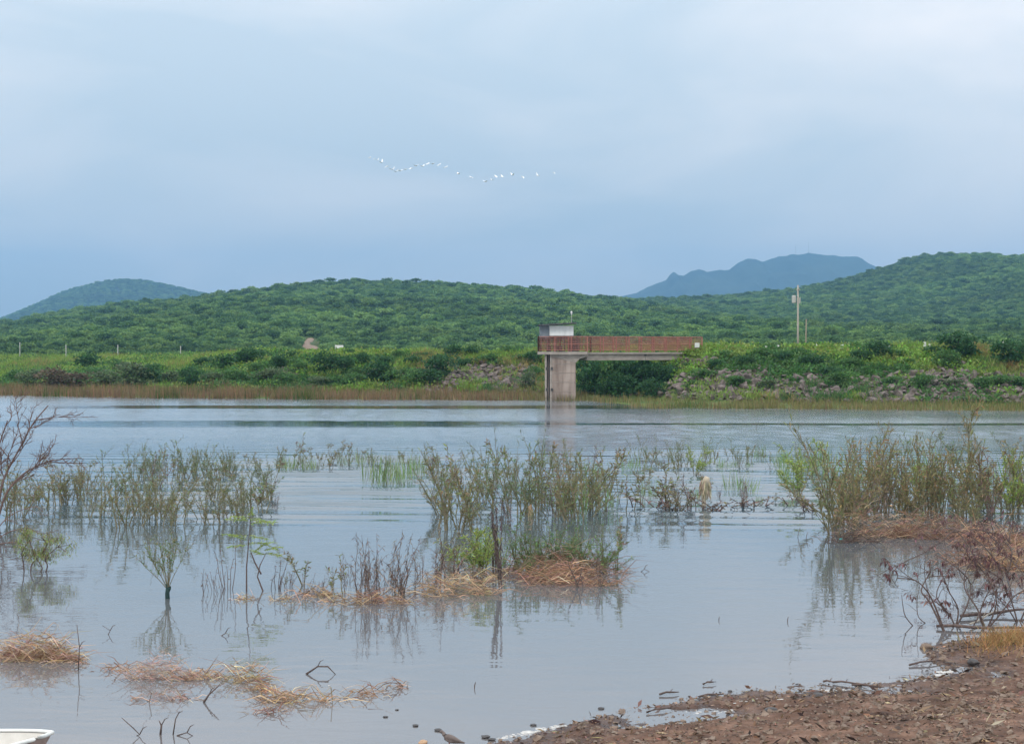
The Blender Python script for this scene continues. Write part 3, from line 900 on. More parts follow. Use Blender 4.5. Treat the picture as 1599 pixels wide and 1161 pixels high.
# photo pixel of the foot, half width in px, height in px, palette
BUSH = [
 (48, 608, 22, 26, 'g'), (85, 610, 26, 34, 'b'), (118, 608, 24, 26, 'b'), (135, 574, 20, 20, 'd'), (168, 606, 26, 22, 'g'), (205, 606, 30, 36, 'g'), (236, 604, 20, 30, 'd'),
 (268, 602, 18, 20, 'g'), (298, 606, 18, 30, 'd'), (332, 600, 16, 16, 'g'), (352, 578, 20, 22, 'd'), (383, 572, 20, 24, 'd'), (402, 584, 14, 16, 'm'), (420, 596, 22, 18, 'g'), (436, 574, 14, 18, 'd'), (470, 582, 15, 16, 'm'),
 (512, 586, 22, 32, 'd'), (540, 582, 13, 22, 'd'), (567, 572, 12, 20, 'd'), (545, 558, 10, 12, 'd'), (588, 598, 20, 32, 'd'), (612, 598, 18, 24, 'm'), (622, 562, 12, 14, 'm'), (655, 604, 20, 26, 'm'), (682, 590, 24, 30, 'd'), (672, 602, 18, 22, 'd'),
 (706, 562, 14, 22, 'd'), (736, 560, 13, 18, 'd'), (768, 570, 16, 18, 'm'), (795, 556, 12, 14, 'm'), (824, 610, 14, 26, 'g'), (836, 572, 14, 22, 'd'), (838, 590, 12, 18, 'm'),
]
BUSH[16:16] = [(20, 596, 18, 18, 'm'), (150, 590, 16, 14, 'm'), (190, 578, 14, 12, 'd'), (250, 584, 18, 16, 'm'), (315, 574, 16, 14, 'd'), (370, 596, 18, 18, 'm'), (400, 562, 14, 14, 'd'), (445, 600, 16, 16, 'm'), (455, 562, 14, 12, 'd')]
BUSH += [(500, 604, 16, 14, 'g'), (528, 602, 14, 14, 'm'), (556, 600, 16, 16, 'm'), (560, 586, 12, 12, 'm'), (600, 570, 14, 12, 'd'), (636, 592, 16, 16, 'm'), (642, 572, 14, 14, 'd'), (660, 562, 12, 10, 'd'), (690, 566, 12, 12, 'm'), (722, 574, 14, 12, 'd'), (752, 556, 12, 10, 'd'), (810, 566, 12, 12, 'm')]
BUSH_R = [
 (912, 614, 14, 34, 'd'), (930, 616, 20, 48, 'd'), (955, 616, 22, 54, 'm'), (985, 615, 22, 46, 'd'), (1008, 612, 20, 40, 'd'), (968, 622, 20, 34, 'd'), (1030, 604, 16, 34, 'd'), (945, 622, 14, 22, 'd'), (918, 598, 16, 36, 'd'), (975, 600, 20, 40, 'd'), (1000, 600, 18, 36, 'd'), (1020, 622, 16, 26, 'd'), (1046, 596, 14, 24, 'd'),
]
BUSH_D = [(1080, 606, 14, 12, 'm'), (1116, 574, 14, 12, 'd'), (1270, 572, 16, 16, 'd'), (1400, 558, 14, 12, 'm'), (1455, 556, 14, 14, 'd'), (1395, 600, 14, 12, 'm'),
 (1100, 590, 18, 14, 'm'), (1128, 560, 16, 12, 'm'), (1168, 572, 14, 14, 'd'), (1190, 562, 16, 18, 'm'), (1222, 566, 14, 16, 'd'), (1246, 556, 14, 12, 'm'), (1150, 600, 16, 12, 'm'), (1200, 606, 14, 12, 'g'),
 (1310, 604, 20, 22, 'm'), (1300, 590, 16, 16, 'd'), (1345, 566, 16, 18, 'd'), (1372, 560, 18, 24, 'd'), (1330, 574, 14, 14, 'm'), (1372, 538, 9, 9, 'm'), (1440, 604, 18, 18, 'm'), (1420, 572, 12, 12, 'm'),
 (1478, 572, 18, 24, 'm'), (1502, 560, 30, 38, 'd'), (1532, 606, 16, 16, 'm'), (1556, 600, 18, 14, 'm'), (1578, 572, 24, 38, 'd'), (1600, 566, 16, 30, 'd'), (1592, 604, 16, 16, 'm'), (1490, 604, 12, 10, 'g'),
]
def bushes(lst, phrase, group):
    rng = random.Random(5)
    lst = sorted(lst)
    for i, (u, v, hw, hp, k) in enumerate(lst):
        p = hit(u, v)
        s = F / p.y
        t = empty('bank_bush', p, rng.uniform(0, 6.28))
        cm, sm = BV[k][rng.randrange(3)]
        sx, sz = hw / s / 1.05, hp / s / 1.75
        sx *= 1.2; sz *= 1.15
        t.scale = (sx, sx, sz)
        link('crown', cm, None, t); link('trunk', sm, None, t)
        tag(t, f'{BNAME[k]} bush, {ORD[i] if i < 30 else "last"} from the left {phrase}', 'bush', group)
bushes(BUSH[:25], 'on the field bank at left', 'bushes on the left bank')
bushes(BUSH[25:], 'on the dam left of the tower', 'bushes on the dam left of the tower')
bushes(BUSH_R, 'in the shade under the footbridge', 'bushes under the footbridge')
bushes(BUSH_D, 'on the dam right of the footbridge', 'bushes on the dam right of the footbridge')

# ------------------------------------------------------------------ intake tower with footbridge
def intake_tower():
    D0 = 130.0
    s0 = F / D0                                        # 20 px per metre
    p0 = px(875, 625, D0)
    T = empty('intake_tower', (p0.x, D0, 0))
    tag(T, 'concrete intake tower with red railed footbridge and small roofed shelter', 'intake tower')
    X = lambda u: (u - 875) / s0
    Z = lambda v: CH + (HY - v) / s0
    depth = 2.5
    # pier: main shaft plus the recessed gate slot on its left side
    m = MB(); m.box(((X(862) + X(899)) / 2, depth / 2, (Z(553) - 0.8) / 2), (X(899) - X(862), depth, Z(553) + 0.8)); pier = m.build('pier', M_conc, T)
    for k in range(1, 5):                               # lift joints of the concrete
        m = MB(); zz = Z(553) * k / 5; m.box(((X(862) + X(899)) / 2, -0.006, zz), (X(899) - X(862) - 0.01, 0.03, 0.025)); m.build('pour_joint', M_conc2, pier)
    m = MB(); m.box(((X(852) + X(861.8)) / 2, depth / 2 + 0.35, (Z(553) - 0.8) / 2), (X(861.8) - X(852), depth - 0.7, Z(553) + 0.8)); m.build('slot_wall', M_conc, T)
    for u in (852.2, 860.2):
        m = MB(); m.box((X(u), 0.06, (Z(553) - 0.5) / 2), (0.14, 0.20, Z(553) + 0.5)); g = m.build('gate_guide', M_conc2, T)
        for v in (575, 608):
            m = MB(); m.box((X(u + 1.6), 0.0, Z(v)), (0.16, 0.16, 0.22)); m.build('bracket', M_dark, g)
    for u in (854.6, 858.0):
        m = MB(); m.tube([(X(u), 0.25, -0.4), (X(u), 0.25, Z(540))], 0.045, 6); m.build('gate_stem', M_dark, T)
    # platform and footbridge, the bridge turned slightly away
    m = MB(); m.box(((X(840) + X(917)) / 2, 1.25, Z(551)), (X(917) - X(840), 3.1, 0.22)); m.build('platform_slab', M_conc2, T)
    m = MB(); m.poly([(X(862), -0.02, Z(553)), (X(899), -0.02, Z(553)), (X(919), -0.02, Z(553.2)), (X(919), -0.02, Z(556)), (X(905), -0.02, Z(560)), (X(899), -0.02, Z(566)), (X(862), -0.02, Z(556))][::-1]); 
    top = list(m.v); m.v += [(a, b + 2.4, c) for a, b, c in top]; n = len(top)
    m.f.append(tuple(range(n, 2 * n)))
    for i in range(n): j = (i + 1) % n; m.f.append((i, j, n + j, n + i))
    m.build('corbel', M_conc2, T)
    ang = math.atan2(5.2, (1101 - 917) / s0 * 1.04)
    bx0, L = X(917), math.hypot(5.2, (1101 - 917) / s0 * 1.04)
    B = Matrix.Translation((bx0, 0.25, 0)) @ Matrix.Rotation(ang, 4, 'Z')
    def bbox(name, cx, cy, cz, sx, sy, sz, mat, par=T):
        m = MB(); m.box((cx, cy, cz), (sx, sy, sz)); o = m.build(name, mat, par); o.data.transform(B); return o
    bbox('bridge_deck', L / 2 - 0.02, 0.75, Z(551.4), L, 1.7, 0.14, M_conc2)
    half = L / 2
    for k in range(2):
        for yy in (0.16, 1.34):
            bbox('bridge_beam', half * (k + .5), yy, Z(557.6), half - 0.05, 0.24, 0.48, M_conc2)
    bbox('beam_bracket', half, 0.02, Z(553.5), 0.16, 0.1, 0.16, M_dark)
    # railing
    rh = 1.16; zb = Z(550) + 0.06
    def railing(pts, name, skip=()):
        par = T
        a, b = Vector(pts[0]), Vector(pts[1])
        d = b - a; ln = d.length; n = max(1, round(ln / 1.25)); d.normalize()
        m = MB()
        for zz in (rh, rh * 0.10, rh * 0.52):
            m.tube([(a.x, a.y, zb + zz), (b.x, b.y, zb + zz)], 0.035, 5)
        rail = m.build('railing', M_red, T)
        for i in range(n + 1):
            c = a + d * (ln * i / n)
            m = MB(); m.box((c.x, c.y, zb + rh / 2), (0.08, 0.08, rh + 0.06), math.atan2(d.y, d.x)); m.build('railing_post', M_red, rail)
        for i in range(n):
            m = MB()
            k = 11
            for j in range(1, k):
                c = a + d * (ln * (i + j / k) / n)
                m.tube([(c.x, c.y, zb + rh * 0.08), (c.x, c.y, zb + rh)], 0.015, 4)
            c0 = a + d * (ln * i / n); c1 = a + d * (ln * (i + 1) / n)
            for zz in (0.26, 0.40, 0.68, 0.84):
                m.tube([(c0.x, c0.y, zb + rh * zz), (c1.x, c1.y, zb + rh * zz)], 0.015, 4)
            m.build('railing_panel', M_red, rail)
    xa, xb = X(840) + .06, X(917)
    railing([(xa, -0.22, 0), (xb, -0.22, 0)], 'front')
    railing([(xa, 2.72, 0), (xb, 2.72, 0)], 'back')
    railing([(xa, -0.22, 0), (xa, 2.72, 0)], 'end')
    f0 = B @ Vector((0, -0.02, 0)); f1 = B @ Vector((L, -0.02, 0)); g0 = B @ Vector((0, 1.52, 0)); g1 = B @ Vector((L, 1.52, 0))
    railing([(f0.x, f0.y, 0), (f1.x, f1.y, 0)], 'bridge front')
    railing([(g0.x, g0.y, 0), (g1.x, g1.y, 0)], 'bridge back')
    m = MB(); m.box((L - 0.55, -0.12, zb + 0.52), (0.45, 0.03, 0.38)); o = m.build('notice_board', M_whitep, T); o.data.transform(B); o['label'] = 'small blank white board on the far end of the railing'
    # shelter: posts, half-height cladding and a sloping sheet roof
    for u, yy in ((845, 0.1), (854.5, 0.1), (881, 0.1), (887.5, 0.1), (845, 2.3), (894, 2.3), (894.5, 0.1)):
        m = MB(); m.box((X(u), yy, (zb + Z(508)) / 2), (0.11, 0.11, Z(508) - zb)); m.build('shelter_post', M_dark if u not in (887.5,) else M_red, T)
    m = MB(); m.box(((X(858) + X(895.5)) / 2, 0.02, (Z(509.5) + Z(524)) / 2), (X(895.5) - X(858), 0.05, Z(509.5) - Z(524))); fp = m.build('front_panel', M_white, T)
    m = MB(); m.box(((X(858) + X(895.5)) / 2, -0.02, Z(509)), (X(896) - X(857.5), 0.07, 0.05)); m.build('panel_trim', M_whitep, fp)
    m = MB(); m.box(((X(843.5) + X(857.3)) / 2, 0.06, (Z(508.4) + Z(527)) / 2), (X(857.3) - X(843.5), 0.05, Z(508.4) - Z(527))); m.build('side_wall', M_bluegrey, T)
    m = MB(); m.box((X(843.5), 1.2, (Z(508.4) + Z(527)) / 2), (0.05, 2.2, Z(508.4) - Z(527))); m.build('side_wall', M_bluegrey, T)
    m = MB(); m.box(((X(843.5) + X(895)) / 2, 2.4, (Z(509.5) + Z(530)) / 2), (X(895) - X(843.5), 0.05, Z(509.5) - Z(530))); m.build('back_wall', M_bluegrey, T)
    m = MB()
    for a, b in ((0, 1),):
        p = [(X(841.5), -0.45, Z(508.3)), (X(900), -0.45, Z(505)), (X(900), 2.8, Z(505)), (X(841.5), 2.8, Z(508.3))]
        th = 0.09
        n = len(m.v); m.v += p + [(x, y, z + th) for x, y, z in p]
        for q in ((0, 3, 2, 1), (4, 5, 6, 7), (0, 1, 5, 4), (1, 2, 6, 5), (2, 3, 7, 6), (3, 0, 4, 7)): m.f.append(tuple(n + i for i in q))
    m.build('roof', M_roof, T)
    m = MB(); m.box(((X(893) + X(926)) / 2, 1.4, Z(525)), (X(926) - X(893), 1.7, 0.06)); m.build('side_roof', M_roof, T)
    m = MB(); m.box((X(925), 2.1, (zb + Z(525.6)) / 2), (0.07, 0.07, Z(525.6) - zb)); m.build('shelter_post', M_dark, T)
    m = MB(); m.box(((X(888) + X(906)) / 2, 1.0, (zb + Z(527)) / 2), (X(905) - X(889), 0.8, Z(528) - zb)); m.build('gate_gear_cabinet', M_dark, T)
    for u in (857.5, 868, 876): 
        m = MB(); m.box((X(u), 0.9, zb + 0.22), (0.34, 0.5, 0.44)); m.tube([(X(u), .9, zb + .4), (X(u), .9, zb + .95)], .05, 8); m.build('valve_gear', M_dark, T)
    # lamp mast on the platform
    m = MB(); m.tube([(X(894.3), 2.62, Z(549)), (X(894.3), 2.62, Z(490))], .022, 6); mast = m.build('lamp_mast', M_greypole, T)
    m = MB(); m.tube([(X(894.3), 2.62, Z(489.9)), (X(894.3), 2.62, Z(486)), (X(894.3), 2.62, Z(484.4))], [.035, .085, .03], 8); m.build('lamp', M_whitep, mast)
intake_tower()

# ------------------------------------------------------------------ poles, signs, markers
def pole(u, vtop, vbase, D, label, r=0.11, mat=None, transformer=False, cross=False, group=None, lean=0.0):
    b = px(u, vbase, D)
    z0 = min(b.z, float(bankH(b.x, D)) if D < 255 else float(landH(b.x, D)))
    h = px(u, vtop, D).z - z0
    t = empty('utility_pole', (b.x, D, z0)); tag(t, label, 'pole', group)
    m = MB(); m.tube([(lean, 0, -0.4), (lean * .5, 0, h * .5), (0, 0, h)], [r, r * .85, r * .65], 8); m.build('shaft', mat or M_pole, t, smooth=True)
    if transformer:
        zz = px(u, 467, D).z - z0
        m = MB(); m.tube([(-0.36, 0, zz - .36), (-0.36, 0, zz - .32), (-0.36, 0, zz + .28), (-0.36, 0, zz + .34)], [.12, .2, .2, .09], 12); tr = m.build('transformer', M_greypole, t, smooth=False)
        m = MB(); m.tube([(-.36, 0, zz + .34), (-.36, 0, zz + .5)], .04, 6); m.build('bushing', M_dark, tr)
        for dz in (.2, -.2): m = MB(); m.box((-.12, 0, zz + dz), (.30, .06, .06)); m.build('bracket', M_dark, t)
        m = MB(); m.box((0, -.02, px(u, 452, D).z - z0), (0.09, 1.5, .09)); m.build('crossarm', M_pole, t)
        m = MB(); m.box((.16, 0, zz - .1), (.12, .16, .5)); m.build('cutout_box', M_greypole, t)
        m = MB(); m.box((-.36, -.1, .7), (.26, .2, .55)); m.build('meter_box', M_greypole, t)
    else:
        m = MB(); m.box((0, 0, h - .12), (0.55 if cross else .16, .08, .07)); m.build('crossarm', mat or M_pole, t)
pole(1246, 445, 541, 150, 'tall grey utility pole with a transformer behind the dam crest', .105, None, True)
pole(1259, 498, 541, 156, 'shorter thin brown pole just right of the transformer pole', .075, mat_noise('brown_pole', (.20, .16, .11), (.30, .25, .18), 3), lean=-.1)
for u, a, b, w in ((31, 534, 566, 'leftmost'), (103, 538, 564, 'second from left'), (184, 538, 566, 'third from left'), (282, 540, 559, 'rightmost')):
    pole(u, a, b, 235, f'{w} of the four pale poles along the left field', .075, M_greypole, group='poles along the left field')

def field_sign():
    b = px(523.5, 556, 230); t = empty('field_sign', (b.x, 230, float(bankH(b.x, 230)))); z0 = t.location.z
    tag(t, 'white rectangular sign on a thin post before the dirt cut', 'sign')
    m = MB(); m.tube([(0, 0, -.2), (0, 0, px(0, 538, 230).z - z0)], .05, 6); m.build('post', M_greypole, t)
    m = MB(); m.box((.55, -.08, px(0, 541, 230).z - z0), (1.15, .05, .42)); m.build('panel', M_whitep, t)
field_sign()
def block_shape(m, w, h):
    n = len(m.v); a, b = w / 2, w * .38
    m.v += [(-a, -a, -.25), (a, -a, -.25), (a, a, -.25), (-a, a, -.25), (-b, -b, h), (b, -b, h), (b, b, h), (-b, b, h)]
    for q in ((0, 3, 2, 1), (4, 5, 6, 7), (0, 1, 5, 4), (1, 2, 6, 5), (2, 3, 7, 6), (3, 0, 4, 7)): m.f.append(tuple(n + i for i in q))
mk = MB(); block_shape(mk, .19, .7); MKM = mk.mesh('marker_post', M_whitep)
for i, (u, v) in enumerate(((1165, 541), (1196, 541), (1215, 540), (1275, 538), (1315, 539), (1388, 540), (1444, 535), (1452, 538), (1566, 533))):
    D = float(np.interp((u - 799.5) / F * 133, TX, TY)) + 15.5
    x = (u - 799.5) / F * D
    z = px(u, v - 3, D).z - .78
    z = min(z, float(bankH(x, D)) + .35)
    o = link('marker_post', MKM, None, None, (x, D, z)); o.rotation_euler.z = .1 * i
    tag(o, f'small white concrete marker on the dam crest, {ORD[i]} from the left', 'marker post', 'white markers on the dam crest')
# masts on the far mountain
for u, vt, w in ((1242.5, 381, 'left'), (1262.5, 379, 'right')):
    b = px(u, 401, E_D + 20)
    m = MB()
    H = px(u, vt, E_D + 20).z - b.z
    for k in range(3):
        a = k * 2.094; m.tube([(math.cos(a) * 1.6, math.sin(a) * 1.6, -8), (math.cos(a) * .3, math.sin(a) * .3, H)], .22, 4)
    t = empty('radio_mast', b); m.build('lattice', M_greypole, t)
    m = MB(); m.tube([(0, 0, H), (0, 0, H + 5)], .12, 4); m.build('aerial', M_greypole, t)
    tag(t, f'faint thin radio mast on the blue mountain top, the {w} one', 'radio mast', 'masts on the mountain')

# ------------------------------------------------------------------ white birds in a wavy line
def bird_mesh(flap):
    m = MB()
    # body along +X (flying right), neck folded, tail, legs trailing
    pts = [(-.42, 0, 0), (-.30, 0, .01), (-.12, 0, .02), (.08, 0, .03), (.22, 0, .05), (.30, 0, .07), (.37, 0, .06), (.50, 0, .04)]
    m.tube(pts, [.015, .05, .085, .09, .055, .045, .035, .005], 8)
    for s in (-1, 1):
        z1, z2 = .16 * flap, .42 * flap
        y = [0.04, .34, .62]
        le = [(.16, s * y[0], .06), (.20, s * y[1], .06 + z1), (.02, s * y[2], .06 + z2)]
        te = [(-.14, s * y[0], .05), (-.12, s * y[1], .05 + z1), (-.10, s * y[2] * .97, .05 + z2)]
        for a in range(2):
            n = len(m.v)
            q = [le[a], le[a + 1], te[a + 1], te[a]]
            m.v += q + [(x, yy, z - .018) for x, yy, z in q]
            for f in ((0, 1, 2, 3), (7, 6, 5, 4), (0, 4, 5, 1), (1, 5, 6, 2), (2, 6, 7, 3), (3, 7, 4, 0)): m.f.append(tuple(n + i for i in f))
    m.tube([(-.40, .02, 0), (-.62, .02, -.01)], .012, 4)
    return m.mesh('egret', M_bird)
BM = [bird_mesh(f) for f in (-0.35, 0.1, 0.5, 0.9)]
BP = [(125, 120), (160, 128), (182, 138), (210, 153), (248, 183), (287, 205), (315, 218), (343, 214), (381, 204), (420, 196), (458, 178), (503, 181), (538, 165), (578, 163), (620, 172), (668, 188),
      (758, 235), (848, 260), (948, 291), (995, 280), (1025, 255), (1070, 257), (1142, 244), (1217, 257), (1322, 248), (1440, 227)]
for i, (a, b) in enumerate(BP):
    u, v = 550 + a / 4.569, 220 + b / 4.569
    r = random.Random(i * 7 + 3)
    D = 330 + 3 * math.sin(i * .7) + i * 2.2
    o = link('white_bird', BM[r.randrange(4)], None, None, px(u, v, D))
    o.rotation_euler = (r.uniform(.1, .6), r.uniform(-.1, .1), r.uniform(-1.1, -.5) if i < 16 else r.uniform(.3, 1.0))
    sc = (0.75 if i in (0, 1, 2, 19, 25) else 1.08)
    o.scale = (sc,) * 3
    tag(o, f'white bird on the wing, {ORD[i]} from the left in the wavy flock', 'bird', 'flock of white birds in the sky')

# ------------------------------------------------------------------ flooded plants
def rot_about(v, ax, a):
    return Matrix.Rotation(a, 3, ax) @ v

class Plant:
    def __init__(self, seed):
        self.r = random.Random(seed); self.rng = np.random.default_rng(seed)
        self.mb = MB(); self.lp = []; self.ld = []; self.ls = []
    def stem(self, p, d, ln, r0, r1, segs=6, wob=0.12, grav=0.0, k=4):
        pts = [Vector(p)]; d = Vector(d).normalized(); dirs = [d]
        for i in range(segs):
            d = (d + Vector((self.r.gauss(0, wob), self.r.gauss(0, wob), self.r.gauss(0, wob * .6) + grav))).normalized()
            pts.append(pts[-1] + d * ln / segs); dirs.append(d)
        self.mb.tube(pts, [r0 + (r1 - r0) * i / segs for i in range(segs + 1)], k)
        return pts, dirs
    def leaves(self, pts, dirs, n, t0, size, out=0.9, up=0.3):
        for i in range(n):
            t = t0 + (1 - t0) * self.r.random()
            f = t * (len(pts) - 1); a = min(int(f), len(pts) - 2); p = pts[a].lerp(pts[a + 1], f - a)
            dv = Vector((self.r.gauss(0, 1), self.r.gauss(0, 1), self.r.gauss(0, 1))).normalized()
            dd = dirs[a] * 0.6 + dv * out + Vector((0, 0, up))
            self.lp.append(p); self.ld.append(dd); self.ls.append(size * self.r.uniform(.4, 1.6))
    def finish(self, aspect, pal, bend=.1, mat=None, smat=None, var=.22):
        lm = None
        if self.lp:
            P = np.array([tuple(p) for p in self.lp]); D = np.array([tuple(p) for p in self.ld]); S = np.array(self.ls)
            q = leaf_quads(self.rng, P, D, S, S * aspect, bend)
            lm = quads_mesh('leaves', q, jitter_cols(self.rng, len(q), pal, var), mat or M_leaf)
        return self.mb.mesh('stems', smat or M_stem), lm

PAL_OL = [(0.19, 0.205, 0.085), (0.225, 0.21, 0.10), (0.165, 0.20, 0.09), (0.26, 0.19, 0.11)]
PAL_GR = [(0.155, 0.20, 0.10), (0.19, 0.22, 0.125), (0.14, 0.195, 0.085)]
PAL_YG = [(0.26, 0.34, 0.075), (0.22, 0.31, 0.08), (0.31, 0.34, 0.10)]
PAL_DB = [(0.20, 0.145, 0.115), (0.15, 0.11, 0.095), (0.26, 0.19, 0.145)]
PAL_PG = [(0.20, 0.31, 0.11), (0.17, 0.27, 0.10), (0.24, 0.32, 0.13)]
PAL_OB = [(0.245, 0.215, 0.09), (0.28, 0.195, 0.095), (0.19, 0.20, 0.08), (0.31, 0.23, 0.13)]
PAL_GN = [(0.13, 0.215, 0.075), (0.10, 0.18, 0.065), (0.17, 0.24, 0.085)]

def shrub_var(kind, seed):
    """unit-height plants; the placed plant is scaled to its height"""
    P = Plant(seed); r = P.r
    if kind in ('olive', 'grey', 'thicket', 'green'):
        ns = r.randint(4, 8) if kind != 'green' else r.randint(8, 11)
        for s in range(ns):
            a = r.uniform(0, 6.28); lean = abs(r.gauss(0, .3 if kind != 'green' else .6))
            ln = r.uniform(.4, .9) if s else 1.0
            b = (math.cos(a) * r.uniform(0, .30), math.sin(a) * r.uniform(0, .30), -.10); a = r.uniform(0, 6.28)
            pts, dirs = P.stem(b, (math.cos(a) * lean, math.sin(a) * lean, 1), ln * 1.08, .011, .003, 7, .09)
            P.leaves(pts, dirs, int((58 if kind == 'thicket' else 32) * ln), .18 if kind == 'thicket' else .26, .07)
            for w in range(r.randint(3, 5)):
                i = r.randint(2, 6); a2 = r.uniform(0, 6.28)
                d2 = dirs[i] * .9 + Vector((math.cos(a2), math.sin(a2), .35)) * .7
                p2, q2 = P.stem(pts[i], d2, r.uniform(.12, .40), .005, .002, 3, .14, .03, 3)
                P.leaves(p2, q2, r.randint(9, 17), .12, .062)
        return P.finish(.17, {'olive': PAL_OL, 'grey': PAL_GR, 'thicket': PAL_OB, 'green': PAL_GN}[kind])
    if kind == 'sparse':
        for s in range(r.randint(2, 4)):
            a = r.uniform(0, 6.28); lean = r.uniform(.03, .3); ln = r.uniform(.6, 1.0) if s else 1
            pts, dirs = P.stem((math.cos(a) * .06, math.sin(a) * .06, -.1), (math.cos(a) * lean, math.sin(a) * lean, 1), ln * 1.08, .011, .003, 7, .1)
            P.leaves(pts, dirs, 26, .4, .085)
            for w in range(3):
                i = r.randint(3, 6); a2 = r.uniform(0, 6.28)
                p2, q2 = P.stem(pts[i], dirs[i] + Vector((math.cos(a2), math.sin(a2), .3)) * .8, r.uniform(.12, .25), .005, .002, 3, .1, .0, 3)
                P.leaves(p2, q2, 10, .2, .08)
        return P.finish(.26, PAL_OL + PAL_DB[:1])
    if kind == 'reed':
        for s in range(46):
            a = r.uniform(0, 6.28); rr = .42 * math.sqrt(r.random()); lean = r.uniform(0, .3)
            P.lp.append(Vector((math.cos(a) * rr, math.sin(a) * rr, -.08))); P.ld.append(Vector((r.gauss(0, .16), r.gauss(0, .16), 1))); P.ls.append(r.uniform(.55, 1.08))
        for s in range(5):
            pts, dirs = P.stem((r.uniform(-.3, .3), r.uniform(-.3, .3), -.1), (r.gauss(0, .1), r.gauss(0, .1), 1), r.uniform(.7, 1.08), .006, .002, 4, .06, 0, 3)
            P.leaves(pts, dirs, 26, .45, .07)
        return P.finish(.022, PAL_PG, .03)
    if kind == 'yellow':
        for s in range(7):
            a = r.uniform(0, 6.28); lean = r.uniform(.1, .7)
            pts, dirs = P.stem((0, 0, -.1), (math.cos(a) * lean, math.sin(a) * lean, 1), r.uniform(.7, 1.1), .01, .003, 6, .1)
            P.leaves(pts, dirs, 46, .3, .075, .9, .2)
            for w in range(4):
                i = r.randint(2, 5); a2 = r.uniform(0, 6.28)
                p2, q2 = P.stem(pts[i], dirs[i] + Vector((math.cos(a2), math.sin(a2), .1)), .26, .005, .002, 3, .1, 0, 3)
                P.leaves(p2, q2, 24, .1, .07)
        return P.finish(.2, PAL_YG)
    if kind == 'dead':                 # dry stalks with hanging shrivelled leaves
        for s in range(r.randint(3, 6)):
            a = r.uniform(0, 6.28); lean = r.uniform(.02, .32); ln = r.uniform(.5, 1.0) if s else 1
            pts, dirs = P.stem((math.cos(a) * r.uniform(0, .14), math.sin(a) * r.uniform(0, .14), -.1), (math.cos(a) * lean, math.sin(a) * lean, 1), ln * 1.08, .009, .003, 7, .13)
            for i in range(18):
                t = r.uniform(.35, 1); f = t * 7; k = min(int(f), 6); p = pts[k].lerp(pts[k + 1], f - k)
                P.lp.append(p); P.ld.append(Vector((r.gauss(0, .9), r.gauss(0, .9), -.7))); P.ls.append(r.uniform(.05, .12))
            for w in range(3):
                i = r.randint(2, 6); a2 = r.uniform(0, 6.28)
                q2, d2 = P.stem(pts[i], dirs[i] + Vector((math.cos(a2), math.sin(a2), .2)), r.uniform(.1, .3), .005, .002, 3, .2, -.03, 3)
                P.leaves(q2, d2, 4, .3, .07, 1.0, -.7)
        return P.finish(.15, PAL_DB, .15, M_dry, M_twig)
    if kind == 'plume':                # one dense hanging dry head on straight stalks
        for s in range(5):
            a = r.uniform(0, 6.28)
            pts, dirs = P.stem((math.cos(a) * .05, math.sin(a) * .05, -.1), (r.gauss(0, .05), r.gauss(0, .05), 1), r.uniform(.85, 1.1), .012, .004, 7, .05)
            for i in range(110):
                t = r.uniform(.22, 1); f = t * 7; k = min(int(f), 6); p = pts[k].lerp(pts[k + 1], f - k)
                P.lp.append(p); P.ld.append(Vector((r.gauss(0, .55), r.gauss(0, .55), -.8))); P.ls.append(r.uniform(.04, .10))
        return P.finish(.25, [(.105, .08, .078), (.135, .105, .098), (.09, .07, .066)], .15, M_dry, M_twig)
    if kind == 'stick':
        for s in range(r.randint(3, 5)):
            a = r.uniform(0, 6.28)
            pts, dirs = P.stem((math.cos(a) * .12, math.sin(a) * .12, -.1), (r.gauss(0, .14), r.gauss(0, .14), 1), r.uniform(.55, 1.1), .014, .006, 6, .12)
            P.leaves(pts, dirs, 8, .5, .07, 1.0, -.5)
        return P.finish(.3, PAL_DB, .2, M_dry, M_twig)
    if kind == 'lowdead':
        for s in range(9):
            a = r.uniform(0, 6.28); lean = r.uniform(.3, 2.0)
            pts, dirs = P.stem((math.cos(a) * r.uniform(0, .9), math.sin(a) * r.uniform(0, .3), -.12), (math.cos(a) * lean, math.sin(a) * lean, 1), r.uniform(.5, 1.2), .03, .01, 5, .25)
            P.leaves(pts, dirs, 10, .2, .16, 1.0, -.3)
        return P.finish(.35, [(.15, .105, .09), (.20, .145, .12), (.17, .15, .09)], .15, M_dry, M_twig)

VARS = {}
for j, k in enumerate(('olive', 'grey', 'thicket', 'green', 'sparse', 'reed', 'yellow', 'dead', 'plume', 'stick', 'lowdead')):
    VARS[k] = [shrub_var(k, 1000 + 20 * j + i) for i in range(5 if k in ('olive', 'grey', 'thicket', 'dead') else 3)]

def plants(lst, kind, name, phrase, cat, group, wide=1.0, seed=0):
    rnd = random.Random(seed + 77)
    lst = sorted(lst)
    for i, it in enumerate(lst):
        u, v, hp = it[:3]
        k = it[3] if len(it) > 3 else kind
        x, y = gp(u, v)
        h = hp / ppm(v)
        t = empty(name, (x, y, 0), rnd.uniform(0, 6.28))
        w = wide * h * rnd.uniform(.85, 1.15)
        h *= rnd.uniform(.82, 1.12); t.scale = (w, w, h)
        t.rotation_euler.x = rnd.gauss(0, .10); t.rotation_euler.y = rnd.gauss(0, .10)
        sm, lm = VARS[k][rnd.randrange(len(VARS[k]))]
        link('stems', sm, None, t)
        if lm: link('leaves', lm, None, t)
        if len(lst) > 1:
            tag(t, f'{ORD[i]} from left of the {phrase}', cat, group)
        else:
            tag(t, phrase, cat, group)

